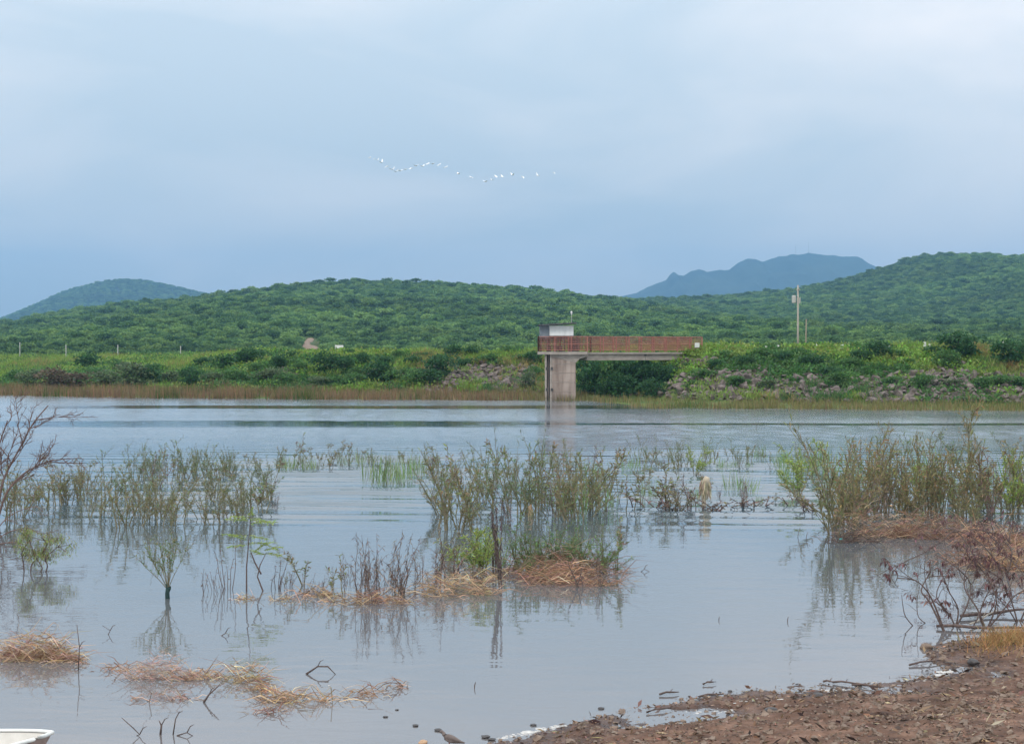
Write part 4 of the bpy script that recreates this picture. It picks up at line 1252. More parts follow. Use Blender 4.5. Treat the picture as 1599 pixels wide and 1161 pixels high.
plants([(215, 748, 50), (232, 750, 52), (250, 746, 48), (262, 752, 56), (282, 748, 60), (296, 746, 48), (312, 748, 54), (326, 750, 64), (338, 748, 58), (352, 746, 44), (366, 748, 36), (240, 738, 40), (304, 738, 42)],
       'grey', 'flooded_shrub', 'grey green shrubs, rear row of left stand', 'shrub', 'flooded shrubs, left stand rear row', 1.0, 1)
plants([(136, 806, 62), (153, 812, 66), (170, 804, 60), (197, 822, 104), (212, 806, 66), (228, 812, 72), (245, 810, 70), (258, 806, 62), (272, 820, 84), (288, 806, 56), (312, 812, 78), (331, 818, 82),
        (350, 806, 66), (362, 812, 74), (374, 808, 66), (388, 806, 92, 'grey'), (408, 800, 90, 'sparse'), (420, 782, 74, 'grey'), (180, 780, 74, 'grey')],
       'olive', 'flooded_shrub', 'olive brown shrubs, front row of left stand', 'shrub', 'flooded shrubs, left stand front row', .95, 2)
plants([(8, 812, 110), (24, 806, 90), (46, 800, 80), (60, 796, 84), (76, 790, 92), (94, 786, 66), (108, 784, 80), (122, 780, 70), (130, 766, 58, 'sparse')],
       'olive', 'flooded_shrub', 'olive shrubs at the left edge beside the bare branches', 'shrub', 'flooded shrubs at the left edge', 1.0, 3)
plants([(444, 728, 34), (460, 730, 54), (472, 728, 38), (488, 726, 36), (502, 726, 40), (516, 724, 34), (530, 728, 44), (546, 726, 36), (560, 724, 30), (575, 724, 32), (678, 734, 44, 'olive')],
       'sparse', 'flooded_shrub', 'small thin shrubs far out right of the left stand', 'shrub', 'small thin shrubs far out', .9, 4)
plants([(584, 756, 54), (600, 758, 56), (618, 756, 58), (634, 752, 48), (655, 744, 42)], 'reed', 'reed_clump', 'pale green reed clumps left of centre', 'reed', 'pale green reed clumps', 1.0, 5)
plants([(690, 806, 104), (704, 826, 126), (716, 828, 172), (728, 806, 112, 'sparse'), (742, 800, 112, 'sparse'), (700, 790, 90, 'grey'), (734, 820, 70), (764, 770, 82, 'grey'), (752, 790, 100)],
       'olive', 'flooded_shrub', 'olive shrubs around the tallest central one', 'shrub', 'central flooded shrubs', .85, 6)
plants([(788, 798, 116, 'grey'), (802, 780, 96, 'sparse'), (816, 802, 128), (832, 806, 116), (846, 786, 104, 'sparse'), (862, 804, 84, 'dead'), (828, 826, 56), (800, 826, 60, 'dead'), (776, 780, 80, 'sparse')],
       'grey', 'flooded_shrub', 'upright grey green shrubs right of the tallest central one', 'shrub', 'upright shrubs right of centre', .85, 7)
plants([(872, 806, 80), (886, 810, 112), (900, 806, 116), (914, 798, 108), (930, 788, 96), (944, 772, 84, 'sparse'), (880, 790, 90)],
       'olive', 'flooded_shrub', 'bushy olive shrubs before the gap in the middle', 'shrub', 'bushy shrubs before the gap', 1.1, 8)
plants([(984, 798, 66), (970, 782, 48), (998, 786, 54), (1010, 760, 50, 'sparse')], 'sparse', 'flooded_shrub', 'thin leaning shrubs in the gap left of the pale stump', 'shrub', 'thin shrubs left of the stump', 1.2, 9)
plants([(998, 730, 46), (1012, 728, 50), (1026, 724, 42), (1044, 728, 40), (1058, 730, 46), (1072, 728, 42), (1100, 726, 44), (1114, 722, 36), (1148, 722, 38), (1154, 730, 40), (1172, 722, 32), (1190, 718, 26)],
       'grey', 'flooded_shrub', 'grey green shrubs far out behind the pale stump', 'shrub', 'shrubs far out behind the stump', .9, 10)
plants([(1086, 742, 52), (1062, 752, 44, 'sparse'), (1146, 768, 44, 'reed'), (1168, 770, 40, 'reed'), (1248, 776, 66), (1256, 752, 70), (1236, 748, 56, 'reed'), (1272, 744, 60, 'reed'), (1222, 732, 40, 'reed'), (1284, 736, 50, 'reed')],
       'yellow', 'yellow_green_plant', 'yellow green plants between the stump and the right thicket', 'plant', 'yellow green plants', 1.0, 11)
plants([(1016, 792, 26), (1046, 794, 28), (1064, 796, 60, 'olive'), (1052, 790, 78, 'sparse'), (1030, 786, 66, 'sparse'), (1078, 794, 70, 'dead'), (1118, 794, 28), (1148, 792, 26), (1172, 790, 24), (1236, 790, 24), (1262, 790, 24), (1282, 796, 30)],
       'lowdead', 'dead_brush', 'dark dead brush clumps along the waterline around the stump', 'brush', 'dead brush around the stump', 1.5, 12)
plants([(1310, 836, 186, 'olive'), (1318, 824, 160), (1322, 816, 150), (1336, 812, 120, 'olive'), (1350, 806, 138), (1364, 810, 112, 'dead'), (1380, 806, 140), (1396, 800, 118), (1412, 804, 132), (1428, 796, 124, 'olive'),
        (1446, 806, 126), (1462, 800, 148), (1480, 806, 140, 'olive'), (1496, 800, 132), (1514, 806, 160), (1530, 798, 150), (1546, 806, 118, 'dead'), (1562, 800, 112), (1580, 806, 126, 'yellow'), (1598, 800, 116), (1616, 806, 120), (1634, 800, 110)],
       'thicket', 'thicket_shrub', 'tall olive brown shrubs forming the right thicket', 'shrub', 'right thicket', .78, 13)
plants([(1318, 772, 96, 'reed'), (1346, 764, 80), (1372, 770, 94), (1400, 764, 90), (1430, 768, 92), (1458, 764, 86, 'reed'), (1486, 768, 96), (1516, 764, 100), (1548, 768, 76, 'reed'), (1580, 764, 90), (1606, 768, 88)],
       'grey', 'thicket_shrub', 'grey green shrubs in the rear of the right thicket', 'shrub', 'right thicket rear row', .85, 14)
plants([(541, 930, 66), (560, 932, 104), (574, 934, 92), (590, 930, 118), (604, 936, 96), (618, 930, 100), (630, 934, 110), (520, 926, 46), (646, 928, 60), (582, 944, 70)],
       'dead', 'dead_stalks', 'brown dead stalks with shrivelled leaves before the centre', 'dead plant', 'dead stalks before the centre', .62, 15)
plants([(314, 926, 46), (330, 922, 44), (344, 926, 42), (356, 920, 70), (452, 922, 34), (478, 926, 36), (436, 920, 26)], 'stick', 'dry_sticks', 'thin dry stick clusters poking from the water at left', 'sticks', 'dry sticks at left', .8, 16)
plants([(782, 916, 128), (772, 900, 60)], 'plume', 'dead_plume', 'dark grey dead plumes standing by the straw raft', 'dead plant', 'dead plumes', .55, 17)
plants([(692, 916, 94), (706, 912, 78), (680, 920, 60), (720, 908, 54)], 'dead', 'dead_stalks', 'pinkish dead plants left of the dark plume', 'dead plant', 'dead plants left of the plume', 1.0, 18)
plants([(738, 896, 86, 'yellow'), (752, 898, 91, 'yellow'), (766, 892, 75, 'reed'), (820, 896, 91), (842, 892, 99), (862, 890, 91), (884, 892, 86), (904, 892, 76), (926, 892, 75), (944, 894, 63), (834, 902, 55), (958, 890, 83, 'sparse')],
       'green', 'raft_shrub', 'leafy green plants growing on the straw raft', 'plant', 'green plants on the straw raft', 1.1, 19)

def fill(n, u0, u1, v0, v1, h0, h1, kinds, phrase, group, seed):
    r = random.Random(seed)
    plants([(int(u0 + (u1 - u0) * (i + r.random()) / n), int(r.uniform(v0, v1)), int(r.uniform(h0, h1)), r.choice(kinds)) for i in range(n)], 'grey', 'small_flooded_shrub', phrase, 'shrub', group, 1.15, seed)
fill(28, 10, 440, 752, 798, 26, 60, ('sparse', 'olive', 'grey', 'olive', 'dead'), 'small shrubs scattered through the left stand', 'small shrubs in the left stand', 31)
fill(16, 200, 440, 730, 745, 22, 44, ('sparse', 'grey'), 'tiny shrubs along the far edge of the left stand', 'tiny shrubs far edge of left stand', 32)
fill(26, 430, 690, 722, 738, 14, 40, ('sparse', 'grey', 'reed'), 'tiny shrubs in the far line left of centre', 'tiny shrubs far line left of centre', 33)
fill(30, 670, 960, 738, 806, 24, 70, ('sparse', 'grey', 'olive', 'dead', 'reed'), 'small shrubs scattered through the central stand', 'small shrubs in the central stand', 34)
fill(26, 960, 1300, 716, 736, 12, 38, ('sparse', 'grey', 'reed'), 'tiny shrubs in the far line right of centre', 'tiny shrubs far line right of centre', 35)
fill(30, 1306, 1640, 772, 822, 40, 96, ('olive', 'sparse', 'thicket', 'dead', 'yellow'), 'smaller shrubs filling the right thicket', 'smaller shrubs in the right thicket', 36)
fill(12, 1000, 1290, 776, 794, 18, 50, ('sparse', 'dead', 'reed'), 'thin shrubs along the brush line by the stump', 'thin shrubs by the stump', 37)
fill(14, 420, 650, 905, 936, 24, 70, ('stick', 'dead', 'sparse'), 'thin dry stems around the dead stalks', 'thin dry stems around the dead stalks', 38)
fill(12, 650, 960, 884, 918, 26, 60, ('dead', 'stick', 'sparse'), 'small stems poking through the straw raft', 'small stems on the straw raft', 39)
for i, (u, v, hp) in enumerate(((1229, 970, 8), (1122, 968, 6), (740, 1074, 10), (1245, 838, 16), (1258, 842, 12), (1385, 672, 24), (806, 648, 12), (1010, 645, 10), (1180, 672, 22))):
    x, y = gp(u, v); m = MB(); h = hp / ppm(v)
    m.tube([(0, 0, -.1), (h * .12, 0, h * .5), (h * .3, 0, h)], [.007, .006, .003], 5)
    o = m.build('twig', M_twig, None, (x, y, 0)); tag(o, f'lone dark twig poking from open water, {["tallest in the near calm water", "small one in the near calm water", "beside the stones at the bottom", "left of the right thicket", "just left of the right thicket foot", "far out before the right bank", "far out before the tower", "far out before the footbridge", "far out right of the footbridge"][i]}', 'twig', 'lone twigs')

# ------------------------------------------------------------------ straw rafts and dead grass
PAL_ST = [(0.46, 0.32, 0.19), (0.36, 0.245, 0.15), (0.56, 0.41, 0.26), (0.26, 0.17, 0.12)]
PAL_OR = [(0.44, 0.245, 0.15), (0.35, 0.195, 0.125), (0.52, 0.34, 0.22), (0.23, 0.14, 0.10)]
PAL_RB = [(0.32, 0.185, 0.13), (0.24, 0.145, 0.11), (0.40, 0.26, 0.18), (0.17, 0.11, 0.085)]
PAL_PK = [(0.46, 0.30, 0.24), (0.38, 0.25, 0.20), (0.54, 0.40, 0.30)]
def straw(name, u, v, wpx, hpx, n, pal, label, cat='straw', seed=0, dep=0.35, mid=0.5, wd=.012, arch=1.0, z0=0.0):
    """a heap of curved dry stems, each a thin two-piece blade"""
    rng = np.random.default_rng(seed + 500)
    x, y = gp(u, v, z0); s = ppm(v)
    W = wpx / s / 2; Hh = hpx / s; Dp = max(W * dep, .12)
    a = rng.uniform(0, 6.283, n); r = np.sqrt(rng.random(n))
    bx, by = np.cos(a) * r * W, np.sin(a) * r * Dp
    den = fbm(bx * 2.2 / max(W, .3) + seed * 3.7, by * 2.2 / max(W, .3), 3)
    kp = den + rng.normal(0, .09, n) > .44 + .12 * r
    bx, by, r, den = bx[kp], by[kp], r[kp], den[kp]; n = len(bx)
    env = np.clip(1 - r ** 1.6, 0.05, 1) * (0.5 + den)
    bz = rng.random(n) ** 1.5 * env * Hh * 0.8 - .02
    ln = np.minimum(rng.lognormal(-.15, .5, n), 1.9) * np.clip(W * .5, .14, .42)
    th = rng.normal(0, .55, n) + np.where(rng.random(n) < .5, 0, math.pi)
    d = np.stack([np.cos(th), np.sin(th) * .8, rng.normal(.3, .5, n) * arch], 1); d = unit(d)
    p0 = np.stack([bx, by, bz], 1); p1 = p0 + d * ln[:, None] * .5
    d2 = unit(d + np.stack([rng.normal(0, .3, n), rng.normal(0, .3, n), -rng.uniform(.2, 1.2, n)], 1))
    p2 = p1 + d2 * ln[:, None] * .5
    for p in (p0, p1, p2): p[:, 2] = np.maximum(p[:, 2], -.03)
    sd = unit(np.cross(d, rng.normal(size=(n, 3)))) * (wd * rng.uniform(.4, 1.0, n) * .5)[:, None]
    q = np.concatenate([np.stack([p0 - sd, p0 + sd, p1 + sd, p1 - sd], 1), np.stack([p1 - sd, p1 + sd, p2 + sd * .3, p2 - sd * .3], 1)])
    c = jitter_cols(rng, n, pal, .25); c = np.concatenate([c, c])
    o = link(name, quads_mesh(name, q, c, M_dry), None, None, (x, y, z0)); tag(o, label, cat)
    return o
straw('straw_raft', 884, 908, 200, 34, 1700, PAL_OR + PAL_RB, 'orange brown straw raft under the green plants, right of centre', seed=1, dep=.55)
straw('straw_raft', 860, 894, 250, 40, 1500, PAL_RB, 'dark brown rear part of the straw raft under the green plants', seed=2, dep=.4)
straw('straw_raft', 700, 926, 150, 44, 800, PAL_ST, 'tan straw heap below the pinkish dead plants', seed=3, dep=.6)
straw('straw_raft', 768, 908, 120, 34, 500, PAL_ST, 'tan straw between the dark plume and yellow green plants', seed=4, dep=.6)
straw('straw_raft', 490, 930, 76, 16, 420, PAL_RB + PAL_ST, 'small brown straw raft left of the dead stalks', seed=5, dep=.5)
straw('straw_raft', 384, 936, 44, 14, 190, PAL_ST, 'small tan straw tuft under the feathery sapling', seed=6, dep=.5)
straw('straw_raft', 590, 940, 110, 30, 420, PAL_RB, 'brown straw at the foot of the dead stalks', seed=7, dep=.5)
straw('straw_raft', 440, 936, 60, 10, 160, PAL_ST, 'thin pale straw patch left of the small brown raft', seed=8, dep=.5)
straw('dead_grass_mat', 56, 1030, 140, 52, 1400, PAL_PK + PAL_ST, 'pinkish tan dead grass heap at the left edge', seed=9, dep=.35)
straw('dead_grass_mat', 20, 1026, 110, 48, 700, PAL_PK, 'second pink dead grass heap cut by the left edge', seed=10, dep=.35)
straw('dead_grass_mat', 246, 1060, 110, 58, 900, PAL_PK, 'pink fine dead grass mound left of the curved straw', seed=11, dep=.5, wd=.008)
straw('dead_grass_mat', 186, 1046, 70, 16, 160, PAL_OR, 'small orange straw tuft left of the pink mound', seed=12, dep=.5)
straw('dead_grass_mat', 376, 1060, 140, 30, 560, PAL_ST, 'tan straw strip, upper half of the curved straw', seed=13, dep=.5)
straw('dead_grass_mat', 412, 1082, 90, 26, 420, PAL_ST + PAL_OR, 'tan straw bend, middle of the curved straw', seed=14, dep=.7)
straw('dead_grass_mat', 470, 1094, 130, 22, 420, PAL_ST, 'tan straw tail, lower right of the curved straw', seed=15, dep=.35)
straw('dead_grass_mat', 608, 1074, 56, 24, 200, PAL_OR, 'small sparse brown straw tuft right of the curved straw', seed=16, dep=.7)
straw('dead_grass_mat', 424, 1112, 70, 14, 150, PAL_RB, 'sparse dark red straw below the curved straw', seed=17, dep=.7)
straw('straw_mound', 1356, 838, 150, 74, 2600, PAL_RB + PAL_ST, 'brown straw mound at the left foot of the right thicket', seed=18, dep=.5)
straw('straw_mound', 1330, 846, 90, 34, 700, [(0.085, .06, .052), (.12, .085, .07)], 'dark matted root mass below the straw mound', seed=19, dep=.4)
straw('straw_mound', 1460, 838, 160, 60, 1900, PAL_RB, 'brown straw in the middle foot of the right thicket', seed=20, dep=.5)
straw('straw_mound', 1560, 850, 170, 50, 1800, PAL_OR + PAL_RB, 'rusty brown straw under the right end of the thicket', seed=21, dep=.5)
straw('straw_mound', 1590, 888, 150, 50, 1500, PAL_OR + PAL_ST, 'orange straw heap among the bare branches at right edge', seed=22, dep=.4)
straw('straw_mound', 1500, 880, 110, 30, 500, PAL_RB, 'thin brown straw among the bare branches', seed=23, dep=.5)
straw('straw_mound', 1640, 940, 120, 60, 900, PAL_OR, 'orange straw heap at the right edge above the shore', seed=24, dep=.4)

straw('dead_grass_mat', 318, 1056, 120, 12, 240, PAL_ST + PAL_PK, 'thin flat straw joining the pink mound to the curved straw', seed=41, dep=.5)
straw('dead_grass_mat', 548, 1086, 110, 12, 200, PAL_ST + PAL_OR, 'thin straw wisps right of the straw tail', seed=42, dep=.5)
straw('dead_grass_mat', 250, 1090, 110, 14, 200, PAL_PK + PAL_RB, 'sparse dark wisps in the water below the pink mound', seed=43, dep=.6)
straw('dead_grass_mat', 120, 1034, 60, 14, 140, PAL_PK, 'thin pink wisps at the right tip of the left edge heap', seed=44, dep=.5)
straw('straw_raft', 560, 940, 200, 10, 260, PAL_ST, 'thin pale straw line linking the small rafts left of centre', seed=45, dep=.35)

# ------------------------------------------------------------------ bare branching shrubs
def branchy(name, u, v, label, main, seed, mat, leafpal=None, cat='branches', r0=.02, depth=3, nsub=5, leafsize=.07, z0=-.05, shrink=.55, leafn=8, spread=.9, grav=-.02, base=None, lspr=.02, aspect=.3):
    """main: list of polylines in metres relative to the foot (x right, y away, z up)"""
    P = Plant(seed); r = P.r
    def sub(pts, rad, lv):
        n = nsub if lv == 1 else max(2, nsub - lv)
        for i in range(n):
            f = r.uniform(.25, .98) * (len(pts) - 1); a = min(int(f), len(pts) - 2); p = pts[a].lerp(pts[a + 1], f - a)
            d = (pts[a + 1] - pts[a]).normalized()
            dv = Vector((r.gauss(0, 1), r.gauss(0, .7), r.gauss(.1, .8))).normalized()
            L = sum((pts[k + 1] - pts[k]).length for k in range(len(pts) - 1)) * shrink * r.uniform(.5, 1.1)
            if L < .08: continue
            q, dr = P.stem(p, d + dv * spread, L, rad * .6, rad * .25, 6, .2, grav, 4)
            if leafpal and lv >= 2 and r.random() < .6:
                for k in range(leafn):
                    t = r.uniform(.55, 1); pp = q[min(int(t * 6), 5)]
                    P.lp.append(pp + Vector((r.gauss(0, lspr), r.gauss(0, lspr), r.gauss(0, lspr * .6)))); P.ld.append(Vector((r.gauss(0, .5), r.gauss(0, .5), -.6))); P.ls.append(leafsize * r.uniform(.6, 1.3))
            if lv < depth: sub(q, rad * .6, lv + 1)
    for ln in main:
        # smooth the given polyline
        pts = [Vector(p) for p in ln]
        fine = []
        for i in range(len(pts) - 1):
            p0 = pts[max(i - 1, 0)]; p1 = pts[i]; p2 = pts[i + 1]; p3 = pts[min(i + 2, len(pts) - 1)]
            for k in range(4):
                t = k / 4
                fine.append(.5 * ((2 * p1) + (p2 - p0) * t + (2 * p0 - 5 * p1 + 4 * p2 - p3) * t * t + (3 * p1 - p0 - 3 * p2 + p3) * t ** 3))
        fine.append(pts[-1])
        P.mb.tube(fine, [r0 * (1 - .6 * i / (len(fine) - 1)) for i in range(len(fine))], 6)
        sub(fine, r0 * .7, 1)
    bmsh, lm = P.finish(aspect, leafpal or PAL_DB, .2, M_leaf if name == 'crooked_shrub' else M_dry, mat)
    x, y = gp(u, v) if base is None else base
    t = empty(name, (x, y, 0 if base is None else on_shore(*base))); tag(t, label, cat)
    link('branches', bmsh, None, t)
    if lm: link('leaves', lm, None, t)
    return t

def rel(u0, v0, pts):
    """photo pixels of a branch -> metres relative to its foot at (u0, v0); third value shifts it away from the viewer"""
    s = ppm(v0)
    return [((p[0] - u0) / s, (p[2] if len(p) > 2 else 0.0), (v0 - p[1]) / s) for p in pts]

# bare reddish shrub at the left edge
branchy('bare_shrub', -6, 815, 'bare reddish grey shrub leaning in at the left edge',
        [rel(-6, 815, [(-6, 820), (2, 762), (8, 735, .2), (28, 695, .3), (44, 662, .4), (66, 634, .5)]),
         rel(-6, 815, [(-6, 820), (-4, 760), (-2, 720, -.2), (6, 690, -.3), (20, 655, -.4)]),
         rel(-6, 815, [(-6, 820), (10, 770), (30, 742, .3), (52, 728, .5), (72, 720, .6)])],
        61, M_redtwig, None, 'bare shrub', .03, 3, 9, shrink=.42, spread=.7)
branchy('bare_shrub', -14, 850, 'low tangle of reddish twigs below the bare shrub at left edge',
        [rel(-14, 850, [(-14, 852), (10, 832), (40, 826, .2), (66, 842, .2)]), rel(-14, 850, [(-14, 852), (0, 820), (22, 800, .2), (52, 792, .3)]), rel(-14, 850, [(-14, 852), (20, 846), (48, 850, -.2)])],
        62, M_redtwig, None, 'bare shrub', .014, 3, 6, shrink=.4)
# small crooked yellow-green shrub
branchy('crooked_shrub', 60, 892, 'small crooked dark stemmed shrub with yellow green leaves at left',
        [rel(60, 892, [(48, 896), (50, 880), (62, 866, .1), (70, 850, .1), (64, 838)]), rel(60, 892, [(70, 896), (74, 884), (72, 870), (86, 856, .1), (96, 848)]), rel(60, 892, [(38, 896), (36, 876), (34, 862), (44, 846)]), rel(60, 892, [(60, 896), (66, 886), (56, 870), (50, 852, -.1)])],
        63, M_twig, PAL_OL + PAL_YG, 'shrub', .014, 3, 6, leafsize=.07, shrink=.5, leafn=40, lspr=.07, aspect=.14)
# V-shaped drowned shrub with dark trunk
def v_shrub():
    P = Plant(64); r = P.r; u0, v0 = 262, 934; s = ppm(v0)
    tr = MB(); tr.tube([(0, 0, -.1), (-.01, 0, .1), (.0, 0, .22), (-.03, 0, .30)], [.05, .045, .04, .02], 8); tr.tube([(0, 0, .12), (.04, .02, .2), (.05, .02, .25)], [.03, .025, .01], 6)
    for k, (du, h, dy) in enumerate(((-46, 78, .2), (-34, 74, -.2), (-22, 86, .3), (-12, 92, -.1), (2, 88, .2), (12, 96, 0), (22, 84, -.3), (34, 80, .2), (-54, 60, -.1), (8, 70, -.4), (-28, 60, .5))):
        pts = [(0, 0, .18), (du / s * .3, dy * .3, .18 + h / s * .32), (du / s * .75, dy * .7, .18 + h / s * .72), (du / s, dy, .18 + h / s)]
        pts = [Vector(p) for p in pts]; P.mb.tube(pts, [.010, .007, .005, .002], 5)
        P.leaves(pts, [Vector((0, 0, 1))] * 4, 46, .45, .06)
        for w in range(4):
            f = r.uniform(1, 2.9); a = int(f); p = pts[a].lerp(pts[min(a + 1, 3)], f - a)
            q, dr = P.stem(p, (r.gauss(0, .6), r.gauss(0, .6), 1), .28, .005, .002, 3, .1, 0, 3); P.leaves(q, dr, 20, .2, .055)
    b, l = P.finish(.2, PAL_GN + PAL_OL, .1, None, M_stem)
    t = empty('drowned_shrub', (*gp(u0, v0), 0)); t.scale = (.8, .8, .8); tag(t, 'green V shaped shrub rising from a dark teal trunk in open water', 'shrub')
    tr.build('trunk', M_teal, t, smooth=True); link('branches', b, None, t); link('leaves', l, None, t)
v_shrub()
# feathery yellow-green sapling
def sapling():
    P = Plant(65); r = P.r; u0, v0 = 388, 922; s = ppm(v0)
    tk = [rel(u0, v0, [(385, 930), (385, 885), (388, 850), (391, 806)]), rel(u0, v0, [(412, 926), (402, 900), (406, 882), (416, 862)]), rel(u0, v0, [(408, 896), (398, 878), (392, 862)])]
    for i, k in enumerate(tk): P.mb.tube(k, [.015, .012, .009, .004][:len(k)], 6)
    L = 0
    for (u, v, a, ln) in ((390, 808, -.1, 34), (390, 808, 2.9, 30), (391, 812, .15, 46), (389, 812, 3.0, 36), (390, 818, .5, 26), (388, 835, 2.9, 40), (389, 835, -.1, 34), (388, 848, .2, 44), (388, 850, 3.2, 34), (414, 864, .2, 28), (414, 866, 2.6, 26), (412, 858, .5, 30), (396, 862, 1.0, 24), (400, 846, -.25, 36), (391, 806, 1.5, 14), (387, 842, 2.6, 30)):
        p = Vector(rel(u0, v0, [(u, v, r.uniform(-.05, .05))])[0]); d = Vector((math.cos(a), r.uniform(-.6, .6), math.sin(a) * .5))
        q, dr = P.stem(p, d, ln / s, .004, .0015, 8, .05, -.02, 3)
        for k in range(64):
            f = (k // 2 + 1) / 33 * 7.9; a2 = min(int(f), 7); pp = q[a2].lerp(q[a2 + 1], f - a2)
            sd = dr[a2].cross(Vector((0, 0, 1))).normalized() * (1 if k % 2 else -1)
            P.lp.append(pp); P.ld.append(sd + dr[a2] * .5 + Vector((0, 0, r.gauss(-.05, .25)))); P.ls.append(r.uniform(.06, .11))
    b, l = P.finish(.13, [(.32, .42, .08), (.27, .38, .10), (.36, .43, .13)], .1, None, M_twig, .14)
    t = empty('sapling', (*gp(u0, v0), 0)); tag(t, 'young sapling with feathery bright yellow green fronds on dark stems', 'sapling')
    link('stems', b, None, t); link('leaves', l, None, t)
sapling()

# pale stump in the gap
def stump():
    u0, v0 = 1101, 790; s = ppm(v0); x, y = gp(u0, v0)
    t = empty('pale_stump', (x, y, 0)); tag(t, 'pale straw coloured stump standing in the gap at centre right', 'stump')
    rng = random.Random(9)
    m = MB(); m.tube([(-.02, 0, -.15), (-.03, 0, .2), (.0, 0, .45), (.02, 0, .62), (0.03, 0, .70), (-.02, 0, .74)], [.06, .055, .08, .10, .095, .04], 9)
    m.build('trunk', mat_noise('pale_wood', (.36, .30, .22), (.54, .47, .37), 7, .85, stretch=(1, 1, .3)), t, smooth=True)
    P = Plant(66)
    for i in range(240):
        a = rng.uniform(0, 6.28); z = rng.uniform(.38, .70); rr = .09
        P.lp.append(Vector((math.cos(a) * rr, math.sin(a) * rr, z))); P.ld.append(Vector((math.cos(a) * .35, math.sin(a) * .35, -1))); P.ls.append(rng.uniform(.1, .28))
    b, l = P.finish(.12, [(.42, .35, .25), (.50, .43, .32)], .05, M_dry, M_twig); link('hanging_straw', l, None, t)
    bpy.data.meshes.remove(b)
stump()
def small_stump():
    x, y = gp(828, 806); t = empty('broken_stump', (x, y, 0)); tag(t, 'small broken orange brown stump before the upright central shrubs', 'stump')
    m = MB(); m.tube([(0, 0, -.1), (.01, 0, .12), (-.01, 0, .22), (.03, 0, .29)], [.075, .06, .055, .015], 7); m.build('trunk', mat_noise('orange_wood', (.3, .2, .12), (.46, .33, .22), 9), t)
    m = MB(); m.tube([(0, 0, .12), (-.07, .02, .22)], [.03, .01], 5); m.build('stub', M_twig, t)
small_stump()

# bare branches at the right shore
RB = [
 (1470, 985, 'long arching bare branch, leftmost over the shore water', [[(1476, 990), (1464, 956), (1450, 926), (1430, 906), (1400, 902)], [(1476, 990), (1452, 940), (1444, 924, .2), (1462, 896, .3)]], 71, .020, 4),
 (1426, 976, 'short bent twig with a drooping dead leaf cluster, leftmost', [[(1426, 977), (1414, 962), (1410, 946), (1408, 928)]], 72, .011, 2),
 (1446, 972, 'thin kinked twig beside the drooping leaf cluster', [[(1446, 973), (1434, 962), (1432, 938), (1436, 914)]], 73, .010, 1),
 (1492, 975, 'dark branched bush of curved twigs with dead leaves at centre right shore', [[(1492, 980), (1496, 950), (1480, 920), (1474, 902)], [(1492, 980), (1510, 945), (1524, 915, .3), (1500, 888, .3), (1470, 870, .4)], [(1492, 980), (1482, 958), (1462, 940)], [(1492, 980), (1484, 962), (1468, 934, .2), (1478, 905, .2)]], 74, .016, 5),
 (1540, 978, 'tangled dead branches with dark red leaves right of the curved bush', [[(1540, 984), (1526, 950), (1512, 920, .2), (1520, 890, .3), (1546, 870, .4)], [(1540, 984), (1556, 940), (1548, 905, .2), (1530, 880, .3)], [(1540, 984), (1562, 958), (1584, 930), (1604, 920)], [(1540, 984), (1530, 962), (1540, 930), (1570, 900, .2), (1600, 886, .3)]], 75, .016, 6),
 (1590, 970, 'dead leafy branches at the right edge above the shore', [[(1590, 976), (1580, 940), (1566, 910), (1570, 880, .3)], [(1590, 976), (1604, 940), (1600, 900), (1580, 870, .3)], [(1590, 976), (1574, 950), (1550, 925)], [(1590, 976), (1620, 940), (1630, 890)]], 76, .015, 6),
 (1560, 900, 'long bare branch sloping from the rusty straw to the left', [[(1570, 905), (1530, 880), (1500, 832, .2), (1470, 845), (1440, 864), (1404, 882), (1390, 902)], [(1570, 905), (1545, 862), (1520, 838, .3), (1490, 828, .4)], [(1570, 905), (1580, 860), (1560, 838, .3), (1530, 826)]], 77, .018, 5),
 (1590, 880, 'thick brown branches over the rusty straw at the right edge', [[(1590, 890), (1560, 850), (1540, 826, .3)], [(1590, 890), (1575, 848), (1592, 816, .3)], [(1590, 890), (1612, 850), (1600, 820)], [(1590, 890), (1550, 870), (1516, 860)]], 78, .02, 5),
]
for u, v, lab, ln, sd, r0, ns in RB:
    branchy('bare_branch', u, v, lab, [rel(u, v, l) for l in ln], sd, M_twig, [(.15, .08, .085), (.19, .11, .105), (.12, .075, .07)], 'branches', r0 * .85, 3 if ns > 2 else 2, max(ns - 1, 1), leafsize=.075, shrink=.5, leafn=8, spread=.8)
def drift():
    for i, (a, b, lab, r) in enumerate((((1462, 981), (1606, 986), 'long dark driftwood log lying at the right waterline', .022), ((1500, 966), (1610, 958), 'second dark log lying above the waterline log', .024), ((1515, 979), (1560, 962), 'pale stick leaning across the waterline logs', .014))):
        p, q = Vector((*gp(*a), .04)), Vector((*gp(*b), .05 + .03 * i)); m = MB(); d = q - p
        pts = [p * (1 - t) + q * t + Vector((0, 0, .012 * math.sin(9 * t + i))) - p for t in (0, .2, .4, .6, .8, 1)]
        m.tube(pts, [r, r * 1.1, r, r * .9, r * .8, r * .5], 7); mid = pts[2]
        m.tube([mid, mid + Vector((.08, .02, .14)), mid + Vector((.1, .05, .22))], [r * .5, r * .4, .004], 5)
        o = m.build('driftwood', M_twig if i < 2 else M_pole, None, p, True); tag(o, lab, 'driftwood')
drift()
